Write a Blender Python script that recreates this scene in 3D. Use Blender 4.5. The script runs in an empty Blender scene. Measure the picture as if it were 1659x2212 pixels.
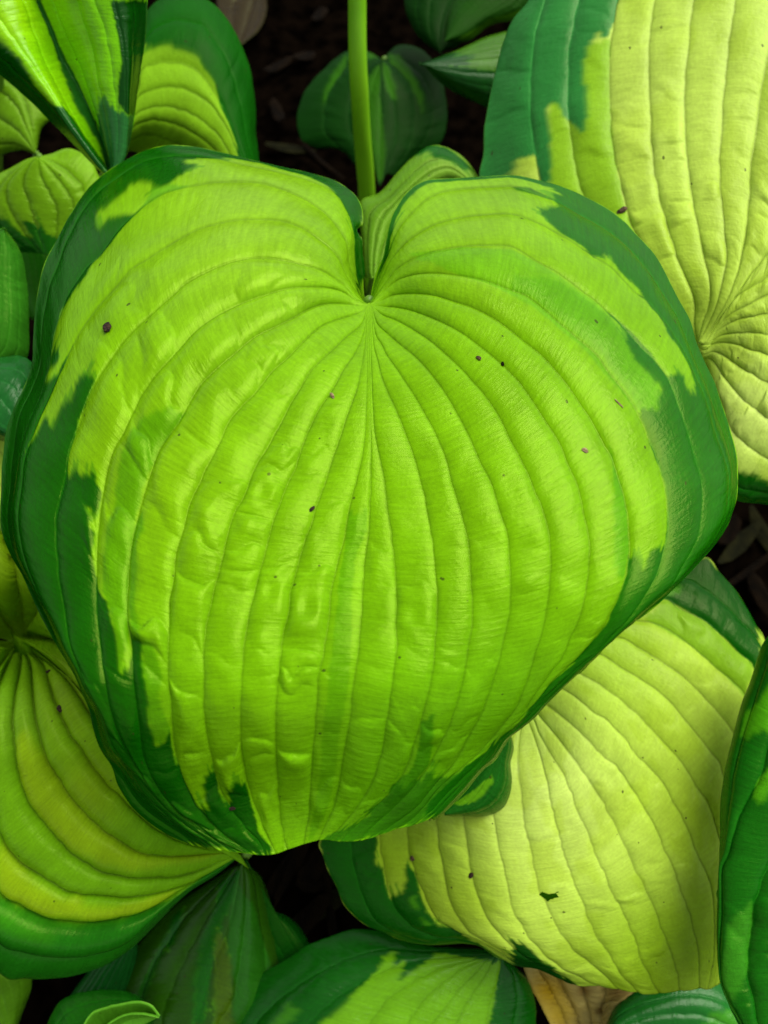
import bpy, bmesh, math, random
import numpy as np
from mathutils import Matrix, Vector

sc = bpy.context.scene
col = sc.collection
random.seed(7); RNG = np.random.default_rng(7)

# ------------------------------------------------------------------ camera
CAM_H = 0.55
PITCH = 65.0                       # degrees below the horizon
VFOV = math.radians(68.0)
TV = math.tan(VFOV / 2); TH = TV * 0.75
cd = bpy.data.cameras.new('camera'); cam = bpy.data.objects.new('camera', cd); col.objects.link(cam)
cam.location = (0, 0, CAM_H); cam.rotation_euler = (math.radians(90 - PITCH), 0, 0)
cd.sensor_fit = 'VERTICAL'; cd.sensor_height = 36; cd.lens = 18 / TV
cd.clip_start = 0.01; cd.clip_end = 200
cd.dof.use_dof = True; cd.dof.focus_distance = 0.275; cd.dof.aperture_fstop = 10
sc.camera = cam
# ------------------------------------------------------------------ sky, sun, exposure
SUN_EL, SUN_AZ = math.radians(60), math.radians(52)   # azimuth: 0 = +y, positive = towards +x
w = bpy.data.worlds.new('World'); sc.world = w; w.use_nodes = True
nt = w.node_tree; bg = nt.nodes['Background']
sky = nt.nodes.new('ShaderNodeTexSky'); sky.sky_type = 'NISHITA'; sky.sun_disc = False
sky.sun_elevation = SUN_EL; sky.sun_rotation = SUN_AZ
sky.air_density = 1.0; sky.dust_density = 3.0; sky.ozone_density = 1.0
hs = nt.nodes.new('ShaderNodeHueSaturation'); hs.inputs['Saturation'].default_value = 0.15
nt.links.new(sky.outputs[0], hs.inputs['Color']); nt.links.new(hs.outputs[0], bg.inputs[0])
bg.inputs[1].default_value = 0.06
sl = bpy.data.lights.new('sun', 'SUN'); sl.energy = 1.5; sl.angle = math.radians(44); sl.color = (1, 0.96, 0.86)
so = bpy.data.objects.new('sun', sl); col.objects.link(so)
sdir = Vector((math.sin(SUN_AZ) * math.cos(SUN_EL), math.cos(SUN_AZ) * math.cos(SUN_EL), math.sin(SUN_EL)))
so.rotation_euler = sdir.to_track_quat('Z', 'Y').to_euler(); so.location = (0, 0, 3)
sc.view_settings.view_transform = 'Standard'; sc.view_settings.look = 'None'
sc.view_settings.exposure = 1.12; sc.view_settings.gamma = 1.0; sc.view_settings.use_curve_mapping = False

# ------------------------------------------------------------------ pixel helpers (photo grid 1659 x 2212)
ca, sa = math.cos(math.radians(PITCH)), math.sin(math.radians(PITCH))
FWD = np.array([0, ca, -sa]); UPV = np.array([0, sa, ca]); RGT = np.array([1.0, 0, 0])
def unproject(xy, d):
    xy = np.asarray(xy, float); d = np.asarray(d, float)
    x = (xy[..., 0] / 1659 - .5) * 2 * TH; y = (.5 - xy[..., 1] / 2212) * 2 * TV
    return np.array([0, 0, CAM_H]) + d[..., None] * (FWD + x[..., None] * RGT + y[..., None] * UPV)
def at(px, py, d): return unproject(np.array([px, py]), np.array(d))
def T(i, j, s):                     # traced tile coordinates -> photo grid
    a = np.array([float(q) for q in s.split()]).reshape(-1, 2)
    return a / 3.0 + np.array([553.0 * i, 553.0 * j])
def Dp(s): return np.array([float(q) for q in s.split()]).reshape(-1, 2)
def J(*a): return np.concatenate(a)

def catmull(p, n):
    p = np.asarray(p, float)
    if len(p) == 2:
        t = np.linspace(0, 1, n)[:, None]; return p[0] * (1 - t) + p[1] * t
    q = np.vstack([2 * p[0] - p[1], p, 2 * p[-1] - p[-2]])
    seg = np.linspace(0, len(p) - 1 - 1e-9, n); k = seg.astype(int); t = (seg - k)[:, None]
    a, b, c, d = q[k], q[k + 1], q[k + 2], q[k + 3]
    return .5 * (2 * b + (c - a) * t + (2 * a - 5 * b + 4 * c - d) * t ** 2 + (3 * b - a - 3 * c + d) * t ** 3)
def resample(p, n):
    c = catmull(p, max(60, 16 * len(p)))
    L = np.r_[0, np.cumsum(np.linalg.norm(np.diff(c, axis=0), axis=1))]
    s = np.linspace(0, L[-1], n)
    return np.stack([np.interp(s, L, c[:, k]) for k in range(c.shape[1])], 1)
def inpoly(x, y, poly):
    r = np.zeros(x.shape, bool)
    x0, y0 = poly.min(0); x1, y1 = poly.max(0)
    m = (x >= x0) & (x <= x1) & (y >= y0) & (y <= y1)
    if not m.any(): return r
    xs, ys = x[m], y[m]; ins = np.zeros(xs.shape, bool)
    px, py = poly[:, 0], poly[:, 1]; j = len(poly) - 1
    for i in range(len(poly)):
        if py[i] != py[j]:
            c = ((py[i] > ys) != (py[j] > ys)) & (xs < (px[j] - px[i]) * (ys - py[i]) / (py[j] - py[i]) + px[i])
            ins ^= c
        j = i
    r[m] = ins; return r
def smooth(a, b, x):
    t = np.clip((x - a) / (b - a), 0, 1); return t * t * (3 - 2 * t)
def vnoise(x, y, seed=0):           # cheap value noise, -1..1
    def h(i, j):
        v = np.sin(i * 127.1 + j * 311.7 + seed * 74.7) * 43758.5453
        return (v - np.floor(v)) * 2 - 1
    i, j = np.floor(x), np.floor(y); fx, fy = x - i, y - j
    fx = fx * fx * (3 - 2 * fx); fy = fy * fy * (3 - 2 * fy)
    return (h(i, j) * (1 - fx) + h(i + 1, j) * fx) * (1 - fy) + (h(i, j + 1) * (1 - fx) + h(i + 1, j + 1) * fx) * fy

# ------------------------------------------------------------------ materials
def newmat(name):
    m = bpy.data.materials.new(name); m.use_nodes = True
    return m, m.node_tree, m.node_tree.nodes['Principled BSDF']
def leaf_material(name, rough, spec, streak, tint, bump=.38):
    m, nt, p = newmat(name); N = nt.nodes; L = nt.links
    at_ = N.new('ShaderNodeAttribute'); at_.attribute_name = 'tint'
    uv = N.new('ShaderNodeUVMap'); uv.uv_map = 'vein_uv'
    mp = N.new('ShaderNodeMapping'); mp.inputs['Scale'].default_value = (1.0, 9.0, 1); L.new(uv.outputs[0], mp.inputs[0])
    ns = N.new('ShaderNodeTexNoise'); ns.inputs['Scale'].default_value = 0.9; ns.inputs['Detail'].default_value = 4; ns.inputs['Roughness'].default_value = .62
    L.new(mp.outputs[0], ns.inputs['Vector'])            # fine cross veins between the ribs
    n2 = N.new('ShaderNodeTexNoise'); n2.inputs['Scale'].default_value = 0.55; n2.inputs['Detail'].default_value = 3
    L.new(uv.outputs[0], n2.inputs['Vector'])
    n3 = N.new('ShaderNodeTexNoise'); n3.inputs['Scale'].default_value = 7.0; n3.inputs['Detail'].default_value = 2
    L.new(uv.outputs[0], n3.inputs['Vector'])
    def ramp(src, a, b, lo, hi):
        r = N.new('ShaderNodeMapRange'); r.inputs[1].default_value = a; r.inputs[2].default_value = b
        r.inputs[3].default_value = lo; r.inputs[4].default_value = hi; L.new(src, r.inputs[0]); return r.outputs[0]
    def mul(a, b):
        q = N.new('ShaderNodeMath'); q.operation = 'MULTIPLY'; L.new(a, q.inputs[0]); L.new(b, q.inputs[1]); return q.outputs[0]
    v = mul(mul(ramp(ns.outputs[0], .3, .7, 1 - streak, 1 + streak), ramp(n2.outputs[0], .3, .7, .88, 1.12)), ramp(n3.outputs[0], .3, .7, .94, 1.06))
    vm = N.new('ShaderNodeVectorMath'); vm.operation = 'SCALE'; L.new(at_.outputs['Color'], vm.inputs[0]); L.new(v, vm.inputs['Scale'])
    # specks of dirt
    vo = N.new('ShaderNodeTexVoronoi'); vo.inputs['Scale'].default_value = 1.5; L.new(uv.outputs[0], vo.inputs['Vector'])
    sep = N.new('ShaderNodeSeparateColor'); L.new(vo.outputs['Color'], sep.inputs[0])
    r1 = ramp(sep.outputs[0], .45, 1.0, 0.0, .10)
    lt = N.new('ShaderNodeMath'); lt.operation = 'LESS_THAN'; L.new(vo.outputs['Distance'], lt.inputs[0]); L.new(r1, lt.inputs[1])
    lm = N.new('ShaderNodeMath'); lm.operation = 'MULTIPLY'; lm.inputs[1].default_value = .75; L.new(lt.outputs[0], lm.inputs[0])
    mx = N.new('ShaderNodeMix'); mx.data_type = 'RGBA'; L.new(lm.outputs[0], mx.inputs['Factor']); L.new(vm.outputs[0], mx.inputs['A'])
    mx.inputs['B'].default_value = (.03, .035, .008, 1)
    L.new(mx.outputs['Result'], p.inputs['Base Color'])
    p.inputs['Specular IOR Level'].default_value = spec; p.inputs['Specular Tint'].default_value = (*tint, 1)
    L.new(ramp(n2.outputs[0], .35, .65, rough - .05, rough + .07), p.inputs['Roughness'])
    bp = N.new('ShaderNodeBump'); bp.inputs['Strength'].default_value = bump; bp.inputs['Distance'].default_value = .0008
    ad = N.new('ShaderNodeMath'); ad.operation = 'ADD'; L.new(ns.outputs[0], ad.inputs[0])
    n3s = N.new('ShaderNodeMath'); n3s.operation = 'MULTIPLY'; n3s.inputs[1].default_value = .45; L.new(n3.outputs[0], n3s.inputs[0]); L.new(n3s.outputs[0], ad.inputs[1])
    L.new(ad.outputs[0], bp.inputs['Height']); L.new(bp.outputs[0], p.inputs['Normal'])
    tr = N.new('ShaderNodeBsdfTranslucent')
    ty = N.new('ShaderNodeMix'); ty.data_type = 'RGBA'; ty.blend_type = 'MULTIPLY'; ty.inputs['Factor'].default_value = 1
    L.new(mx.outputs['Result'], ty.inputs['A']); ty.inputs['B'].default_value = (1.0, .95, .4, 1); L.new(ty.outputs['Result'], tr.inputs['Color'])
    ms = N.new('ShaderNodeMixShader'); ms.inputs[0].default_value = .22
    L.new(p.outputs[0], ms.inputs[1]); L.new(tr.outputs[0], ms.inputs[2])
    L.new(ms.outputs[0], N['Material Output'].inputs['Surface'])
    return m
M_LEAF = leaf_material('leaf_blade', .24, .28, .12, (.70, 1, .2))
M_MAIN = leaf_material('leaf_blade_shiny', .22, .36, .12, (.72, 1, .14), .30)
M_GLOSS = leaf_material('leaf_blade_glossy', .18, .34, .10, (.85, 1, .80))
M_DULL = leaf_material('leaf_blade_dull', .50, .10, .06, (.8, 1, .5))
M_MATT = leaf_material('leaf_blade_soft', .30, .24, .06, (.85, 1, .45))
def simple_mat(name, c1, c2, scale, rough, bump=.3, spec=.3):
    m, nt, p = newmat(name); N = nt.nodes; L = nt.links
    tc = N.new('ShaderNodeTexCoord'); n = N.new('ShaderNodeTexNoise'); n.inputs['Scale'].default_value = scale; n.inputs['Detail'].default_value = 6
    L.new(tc.outputs['Object'], n.inputs['Vector'])
    r = N.new('ShaderNodeValToRGB'); r.color_ramp.elements[0].color = (*c1, 1); r.color_ramp.elements[1].color = (*c2, 1)
    r.color_ramp.elements[0].position = .35; r.color_ramp.elements[1].position = .65
    L.new(n.outputs[0], r.inputs[0]); L.new(r.outputs[0], p.inputs['Base Color'])
    b = N.new('ShaderNodeBump'); b.inputs['Strength'].default_value = bump; b.inputs['Distance'].default_value = .003
    L.new(n.outputs[0], b.inputs['Height']); L.new(b.outputs[0], p.inputs['Normal'])
    p.inputs['Roughness'].default_value = rough; p.inputs['Specular IOR Level'].default_value = spec
    return m
M_SOIL = simple_mat('soil', (.0006, .0004, .0003), (.0035, .0022, .0013), 60, 1.0, .8, .0)  # near-black albedo: deep shade under the leaves is put into the colour
M_STALK = simple_mat('stalk', (.20, .56, .008), (.26, .64, .012), 25, .4, .15, .4)
M_PETIOLE = simple_mat('petiole', (.10, .24, .015), (.16, .32, .03), 30, .4, .15, .4)
M_CRUMB = simple_mat('crumb', (.010, .006, .004), (.05, .025, .012), 900, .8, .6)
M_SEED = simple_mat('seed_husk', (.03, .02, .008), (.12, .07, .03), 700, .7, .4)
M_PALE = simple_mat('pale_husk', (.15, .10, .04), (.36, .28, .14), 700, .7, .4)
M_LITTER = simple_mat('litter', (.0015, .0009, .0003), (.006, .0032, .001), 90, .9, .5, .05)
M_DRYGREEN = simple_mat('dry_green', (.003, .0035, .0006), (.010, .010, .002), 90, .8, .5, .05)

# ------------------------------------------------------------------ colours (linear albedo)
DARK = (.004, .105, .003); DARK2 = (.002, .065, .002); TEAL = (.018, .165, .040)
MID = (.085, .34, .008); LIME = (.235, .47, .010); YLIME = (.30, .50, .022)
PALE = (.60, .74, .15); CREAM = (.72, .80, .30); OLIVE = (.27, .39, .012); YELL = (.36, .46, .022)

def mesh_obj(name, verts, faces, mat, parent=None, smooth_=True):
    me = bpy.data.meshes.new(name); me.from_pydata([tuple(v) for v in verts], [], faces)
    me.materials.append(mat)
    if smooth_: me.polygons.foreach_set('use_smooth', [True] * len(me.polygons))
    o = bpy.data.objects.new(name, me); col.objects.link(o); o.parent = parent
    return o
def tag(o, label=None, cat=None, group=None, kind=None):
    if label: o['label'] = label
    if cat: o['category'] = cat
    if group: o['group'] = group
    if kind: o['kind'] = kind
    return o

def blade(name, parent, veins, depth, nu=14, nv=160, mat=None, base=LIME, layers=(), blobs=(), corr=.10, pucker=None,
          pk_amp=.10, hole=None, jag=7.0, veincol=.72, label=None, origin=None, seed=1, smooth_edge=1, fringe=True, mottle=0.0, veinw=2.4, hidden=None):
    """one leaf blade: a sheet strung between its traced ribs; returns object and a surface lookup"""
    V = np.stack([resample(v, nv) for v in veins], 1)                 # nv, K, 2
    K = V.shape[1]; S = np.linspace(0, 1, nu + 1)
    tv = np.gradient(V, axis=0); tv = tv / np.maximum(np.linalg.norm(tv, axis=2, keepdims=True), 1e-6)
    vv_, kk_ = np.meshgrid(np.linspace(0, 1, nv), np.arange(K), indexing='ij')
    wob = 2.2 * vnoise(vv_ * 26, kk_ * 5.3, seed + 31) + 1.2 * vnoise(vv_ * 60, kk_ * 7.1, seed + 33)
    gap = np.linalg.norm(np.diff(V, axis=1), axis=2); gap = np.minimum(np.concatenate([gap[:, :1], gap], 1), np.concatenate([gap, gap[:, -1:]], 1))
    wob = wob * smooth(.08, .3, vv_) * np.clip(gap / 40, 0, 1); wob[:, 0] *= .4; wob[:, -1] *= .4
    V = V + np.stack([-tv[..., 1], tv[..., 0]], 2) * wob[..., None]
    S = S - .55 * np.sin(2 * np.pi * S) / (2 * np.pi)
    U = np.concatenate([k + S[:-1] for k in range(K - 1)] + [[K - 1]])
    k = np.minimum(U.astype(int), K - 2); t = (U - k)[None, :, None]
    W = np.concatenate([2 * V[:, :1] - V[:, 1:2], V, 2 * V[:, -1:] - V[:, -2:-1]], 1)
    a, b, c, d = W[:, k], W[:, k + 1], W[:, k + 2], W[:, k + 3]
    P2 = .5 * (2 * b + .8 * (c - a) * t + (1.6 * a - 4.4 * b + 3.6 * c - .8 * d) * t ** 2 + (-.8 * a + 2.4 * b - 2.4 * c + .8 * d) * t ** 3) \
        if False else .5 * (2 * b + (c - a) * t + (2 * a - 5 * b + 4 * c - d) * t ** 2 + (3 * b - a - 3 * c + d) * t ** 3)
    nU = len(U); v = np.linspace(0, 1, nv)[:, None] * np.ones((1, nU)); u = np.ones((nv, 1)) * U[None, :]
    x, y = P2[..., 0], P2[..., 1]; tt = np.abs(2 * u / (K - 1) - 1)
    dep = depth(x, y, u, v, tt) * np.ones_like(x)
    P = unproject(P2, dep)
    def normals(P):
        du = np.gradient(P, axis=1); dv = np.gradient(P, axis=0)
        n = np.cross(du, dv); l = np.linalg.norm(n, axis=2, keepdims=True); n = n / np.maximum(l, 1e-12)
        toc = np.array([0, 0, CAM_H]) - P
        s = np.sign((n * toc).sum(2).sum()); return n * s
    n = normals(P)
    P3v = P[:, [int(np.argmin(abs(U - q))) for q in range(K)]]
    wid = np.linalg.norm(np.diff(P3v, axis=1), axis=2)               # panel widths, metres
    wpx = np.linalg.norm(np.diff(V, axis=1), axis=2)
    width = wid[:, k]; wpix = wpx[:, k]
    fu = u - np.floor(u); fu = np.where(u >= K - 1, 1.0, fu)
    prof = .55 * (1 - np.abs(2 * fu - 1) ** 4) + .45 * np.clip(4 * fu * (1 - fu), 0, 1)
    kk = np.minimum(k, K - 2 - k); edgeless = (np.interp(kk, [0, 1, 2, 3, 4], [.3, .3, .35, .5, 1.0]) if K > 20 else np.where(kk == 0, .35, 1.0))[None, :]
    h = corr * np.minimum(width, .03) * (prof - .45) * edgeless * smooth(0, .03, v) * (1 + 1.8 * np.exp(-v / .16)) * (1 - .5 * smooth(.9, 1, v))
    if pucker is not None:
        pm = pucker(x, y)
        rg = np.random.default_rng(seed)
        hp = np.zeros_like(h)
        for q in range(K - 1):
            cols = np.where(k == q)[0]
            if len(cols) == 0: continue
            brk = [0.0]
            while brk[-1] < 1.3: brk.append(brk[-1] + .03 + .13 * rg.random() ** 1.6)
            brk = np.array(brk); amp = .15 + .85 * rg.random(len(brk)) ** 1.5
            sk = .05 * vnoise(v[:, cols] * 9, 0 * v[:, cols] + q * 3.3, seed + 7)
            vv = v[:, cols] + sk * (fu[:, cols] - .5) + .014 * vnoise(fu[:, cols] * 3, v[:, cols] * 26, q + seed)
            vv = np.clip(vv, 0, 1.19); ix = np.searchsorted(brk, vv) - 1; ix = np.clip(ix, 0, len(brk) - 2)
            s = (vv - brk[ix]) / (brk[ix + 1] - brk[ix])
            a0 = amp[ix]
            asy = 4 * s ** .7 * (1 - s ** .7)
            hp[:, cols] = a0 * np.power(np.clip(asy, 0, 1), .6) * np.power(prof[:, cols], 1.0) * (.75 + .5 * vnoise(fu[:, cols] * 2.5 + q * 7, v[:, cols] * 30, seed + 9))
        h = h + pk_amp * np.minimum(width, .02) * hp * pm
    h = h + .00045 * vnoise(x / 70, y / 70, seed + 3) + .0009 * vnoise(x / 190, y / 190, seed + 5)
    P = P + n * h[..., None]
    # colours
    C = np.ones((nv, nU, 3)) * np.array(base)
    for (bx, by, br, bc, bw) in blobs:
        g = bw * np.exp(-((x - bx) ** 2 + (y - by) ** 2) / (br * br)); C = C * (1 - g[..., None]) + np.array(bc) * g[..., None]
    if mottle:
        mn = vnoise(u * 1.1 + vnoise(v * 12, u * 3, seed + 41) * .3, v * 11, seed + 40) + .5 * vnoise(u * 3.1, v * 23, seed + 42)
        mm = (mottle * smooth(.0, .45, mn) * smooth(0, .05, v))[..., None]; C = C * (1 - mm) + C * np.array([.80, .84, .35]) * mm
    dirv = np.gradient(P2, axis=0); dirv = dirv / np.maximum(np.linalg.norm(dirv, axis=2, keepdims=True), 1e-6)
    blk = lambda f, sd: vnoise(np.floor(u * f) + .0, np.floor(v * 14) * 0 + np.floor(u) * 3.0, sd)
    off = jag * (vnoise(u * 9.3, v * 3, seed + 11) * .4 + blk(6, seed + 12) * 1.1 + blk(15, seed + 14) * .7)
    offc = jag * .12 * vnoise(v * nv / 5, u * 5, seed + 13)
    xs = x + dirv[..., 0] * off - dirv[..., 1] * offc; ys = y + dirv[..., 1] * off + dirv[..., 0] * offc
    for lay in layers:
        poly, lc = lay[0], lay[1]; wgt = lay[2] if len(lay) > 2 else 1.0
        m = inpoly(xs, ys, poly).astype(float)
        if fringe and lc[1] < .2 and wgt > .8:                # half-tone streaks along the border of the dark zone
            fo = off * 3.2 + jag * 2.6 * vnoise(u * 13.1, v * 7, seed + 21)
            m2 = inpoly(x + dirv[..., 0] * fo, y + dirv[..., 1] * fo, poly)[..., None] * .62
            hc = np.array(lc) * .45 + np.array((.10, .36, .008)) * .55
            C = C * (1 - m2) + hc * m2
        for _ in range(smooth_edge):
            m = (m + np.roll(m, 1, 0) + np.roll(m, -1, 0) + np.roll(m, 1, 1) + np.roll(m, -1, 1)) / 5
        m = (m * wgt)[..., None]; C = C * (1 - m) + np.array(lc) * m
    dist = np.minimum(fu, 1 - fu) * wpix
    vm = np.exp(-(dist / veinw) ** 2) * smooth(8, 26, wpix)
    vm[:, (u[0] < .5) | (u[0] > K - 1.5)] = 0
    lum = C @ np.array([.3, .6, .1])
    fac = np.where(lum > .16, veincol, 1.2)
    C = C * (1 + (fac - 1) * vm)[..., None]
    C = C * np.array([.88, 1.04, .55])
    # faces
    ii, jj = np.meshgrid(np.arange(nv - 1), np.arange(nU - 1), indexing='ij')
    q0 = (ii * nU + jj).ravel()
    F = np.stack([q0, q0 + 1, q0 + 1 + nU, q0 + nU], 1)
    if hole is not None:
        cx = (x[:-1, :-1] + x[1:, 1:]).ravel() / 2; cy = (y[:-1, :-1] + y[1:, 1:]).ravel() / 2
        F = F[~inpoly(cx, cy, hole)]
    verts = P.reshape(-1, 3); cols_ = C.reshape(-1, 3)
    # rolled lip that gives the margin its thickness
    ring = [np.arange(nv) * nU, (nv - 1) * nU + np.arange(1, nU), (np.arange(nv - 2, -1, -1)) * nU + nU - 1]
    ring = np.concatenate(ring)
    nn = n.reshape(-1, 3)[ring]; lip = verts[ring] - nn * .0009; base_i = len(verts)
    verts = np.vstack([verts, lip]); cols_ = np.vstack([cols_, cols_[ring] * 1.25 + np.array([.03, .05, .015])])
    r = np.arange(len(ring) - 1)
    F2 = np.stack([ring[r], ring[r + 1], base_i + r + 1, base_i + r], 1)
    F = np.vstack([F, F2])
    o0 = np.array(origin if origin is not None else P[0, nU // 2])
    me = bpy.data.meshes.new(name)
    me.vertices.add(len(verts)); me.vertices.foreach_set('co', (verts - o0).astype(np.float32).ravel())
    me.loops.add(F.size); me.loops.foreach_set('vertex_index', F.astype(np.int32).ravel())
    me.polygons.add(len(F)); me.polygons.foreach_set('loop_start', (np.arange(len(F)) * 4).astype(np.int32))
    me.update(calc_edges=True)
    me.polygons.foreach_set('use_smooth', np.ones(len(F), bool))
    ca_ = me.color_attributes.new('tint', 'FLOAT_COLOR', 'POINT')
    ca_.data.foreach_set('color', np.hstack([np.clip(cols_, 0, 1), np.ones((len(cols_), 1))]).astype(np.float32).ravel())
    uvl = me.uv_layers.new(name='vein_uv')
    Lm = np.linalg.norm(np.diff(P[:, nU // 2], axis=0), axis=1).sum()
    au = np.cumsum(np.r_[0, np.linalg.norm(np.diff(P[nv // 2], axis=0), axis=1)])[None, :] * np.ones((nv, 1))
    uvs = np.stack([au.ravel(), (v * Lm).ravel()], 1) * 100 + seed * 13.7      # centimetres
    uvs = np.vstack([uvs, uvs[ring]])
    uvl.data.foreach_set('uv', uvs[F.ravel()].astype(np.float32).ravel())
    me.materials.append(mat or M_LEAF); me.validate()
    o = bpy.data.objects.new(name, me); col.objects.link(o); o.parent = parent
    o.location = Vector(o0) - (parent.location if parent else Vector())
    if label: o['label'] = label
    def look(px, py):
        i = int(np.argmin((x - px) ** 2 + (y - py) ** 2)); return P.reshape(-1, 3)[i], n.reshape(-1, 3)[i]
    o_info = dict(obj=o, look=look, P=P, n=n)
    return o_info

def tube(name, parent, pts, radii, mat, seg=14, flute=0.0, cap=True):
    pts = np.array(pts, float); N = 40
    c = resample(pts, N); rr = np.interp(np.linspace(0, 1, N), np.linspace(0, 1, len(radii)), radii)
    tg = np.gradient(c, axis=0); tg /= np.linalg.norm(tg, axis=1, keepdims=True)
    ref = np.array([1.0, 0.1, 0.05]); vs = []
    for i in range(N):
        a = np.cross(tg[i], ref); a /= np.linalg.norm(a); b = np.cross(tg[i], a)
        for s in range(seg):
            th = 2 * math.pi * s / seg
            r = rr[i] * (1 - flute * max(0, math.cos(th)) ** 3) * (1 + .03 * math.sin(i * .9 + s))
            vs.append(c[i] + r * (math.cos(th) * a + math.sin(th) * b))
    fs = [[i * seg + s, i * seg + (s + 1) % seg, (i + 1) * seg + (s + 1) % seg, (i + 1) * seg + s] for i in range(N - 1) for s in range(seg)]
    if cap: fs.append([s for s in range(seg)][::-1]); fs.append([(N - 1) * seg + s for s in range(seg)])
    o0 = np.array(pts[0]); base = Vector(o0)
    o = mesh_obj(name, np.array(vs) - o0, fs, mat, parent)
    pl = Vector()
    q = parent
    while q is not None: pl += q.location; q = q.parent
    o.location = base - pl
    return o
def plant(x, y, label):
    e = bpy.data.objects.new('hosta_plant', None); e.empty_display_size = .03; col.objects.link(e); e.location = (x, y, 0)
    return tag(e, label, 'plant')
def petiole(info, pl, start, r=.0045, sag=.5):
    """leaf stalk from the blade's base down to the crown of its plant"""
    s = np.array(start); e = np.array(pl.location) + np.array([random.uniform(-.015, .015), random.uniform(-.015, .015), -.01])
    m1 = s + (e - s) * .3 + np.array([0, 0, -.02]); m1[2] = min(s[2] - .02, s[2] * .72 + e[2] * .28)
    m2 = s * .3 + e * .7; m2[2] = s[2] * .28
    return tube('petiole', info['obj'], [s, m1, m2, e], [r * .38, r * .9, r * 1.1, r * 1.3], M_PETIOLE, flute=.35)

# ------------------------------------------------------------------ ground
def make_ground():
    n = 150; a = np.linspace(-1, 1, n); g = np.sign(a) * np.abs(a) ** 2.2 * 6
    X, Y = np.meshgrid(g, g + .3); Z = .006 * vnoise(X * 14, Y * 14, 1) + .005 * vnoise(X * 45, Y * 45, 2) + .003 * vnoise(X * 120, Y * 120, 3) - .004
    vs = np.stack([X, Y, Z], 2).reshape(-1, 3)
    fs = [[i * n + j, i * n + j + 1, (i + 1) * n + j + 1, (i + 1) * n + j] for i in range(n - 1) for j in range(n - 1)]
    o = mesh_obj('ground', vs, fs, M_SOIL); tag(o, 'dark garden soil under the leaves, shade put into its colour', 'soil', kind='structure')
make_ground()

# ------------------------------------------------------------------ plants
P_MAIN = plant(-.005, .44, 'hosta with upright flower stalk and the big heart-shaped dark-edged lime leaf')
P_MID = plant(.03, .13, 'hosta with pale yellow-green leaves spreading out from under the big heart-shaped leaf')
P_LEFT = plant(-.30, .10, 'hosta with deeply ribbed yellow-striped leaf partly under the big heart-shaped leaf')
P_UPLEFT = plant(-.34, .42, 'hosta with bright lime leaf split by a dark central stripe')
P_FAR = plant(.02, .78, 'small shaded hosta with drooping dark leaf behind the flower stalk')
P_FAR2 = plant(.20, .70, 'shaded dark hosta under the pale leaf, behind the curled leaf')
P_RIGHT = plant(.30, -.04, 'hosta with dark green wrinkled leaf overlapping the holed pale leaf')

P_LOW = plant(-.20, -.14, 'hosta with small curled leaf tip beside the shaded yellow-striped leaf')
# ---- the big heart-shaped leaf
L = {}
edgeL = J(Dp('788 640'), T(1, 1, '698 150 708 120 704 30'), T(1, 0, '693 1640 690 1545 672 1520 655 1485 668 1462 693 1440 690 1360 660 1290 600 1230 500 1165 350 1120 150 1080 0 1050'),
          T(0, 0, '1500 1010 1300 962 1100 940 950 970 800 1040 680 1112 580 1200 500 1300 430 1420 370 1540 310 1655'),
          T(0, 1, '265 130 235 280 215 420 205 560 205 650 190 740 150 850 100 950 70 1030 35 1130 15 1250 6 1400 6 1540'),
          T(0, 2, '5 0 15 120 60 240 140 400 200 540 270 690 340 820 420 950 500 1090 570 1250 605 1400 655 1540 720 1655'),
          T(0, 3, '760 120 850 250 960 350 1080 430 1200 480'))
L11 = J(Dp('787 645'), T(1, 1, '675 150 665 60'), T(1, 0, '655 1600 630 1450 560 1310 480 1225 330 1165 150 1120 0 1090'),
        T(0, 0, '1500 1060 1300 1020 1100 1010 950 1035 820 1100 700 1180 600 1270 520 1370 460 1480 400 1600'),
        T(0, 1, '370 30 320 180 290 320 270 460 258 590 250 700 215 800 170 900 125 1010 95 1120 75 1250 62 1400 60 1560'),
        T(0, 2, '62 60 90 220 160 380 240 540 310 690 380 830 460 970 540 1110 605 1270 640 1410 690 1560 760 1659'),
        T(0, 3, '820 130 930 260 1060 360 1180 430 1270 500'))
L10 = J(Dp('786 648'), T(1, 1, '655 160 625 40'), T(1, 0, '600 1570 500 1430 400 1340 300 1280 150 1220 0 1185'),
        T(0, 0, '1500 1180 1350 1190 1200 1215 1080 1255 960 1310 860 1390 760 1480 680 1580 620 1659'),
        T(0, 1, '550 60 470 180 410 300 370 420 340 560 320 700 270 850 220 980 180 1090 145 1200 118 1330 100 1450 92 1600'),
        T(0, 2, '90 50 110 200 160 350 235 520 310 680 380 820 460 950 545 1090 620 1250 665 1390 720 1540 780 1640'),
        T(0, 3, '860 120 990 260 1110 355 1220 420 1330 515'))
L9 = J(Dp('787 650'), T(1, 1, '650 210 590 90 560 20'), T(1, 0, '500 1610 400 1540 300 1480 150 1430 0 1415'), T(0, 0, '1500 1430 1350 1465 1230 1510 1100 1580 970 1659'),
       T(0, 1, '850 80 760 170 680 260 600 360 520 490 460 600 400 720 350 830 300 940 250 1050 210 1170 175 1270 150 1380 135 1500'),
       T(0, 2, '125 30 140 200 180 380 250 540 330 690 400 830 480 960 570 1100 645 1250 690 1390 750 1540 810 1640'), T(0, 3, '900 130 1020 260 1140 355 1260 430 1380 525'))
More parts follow.
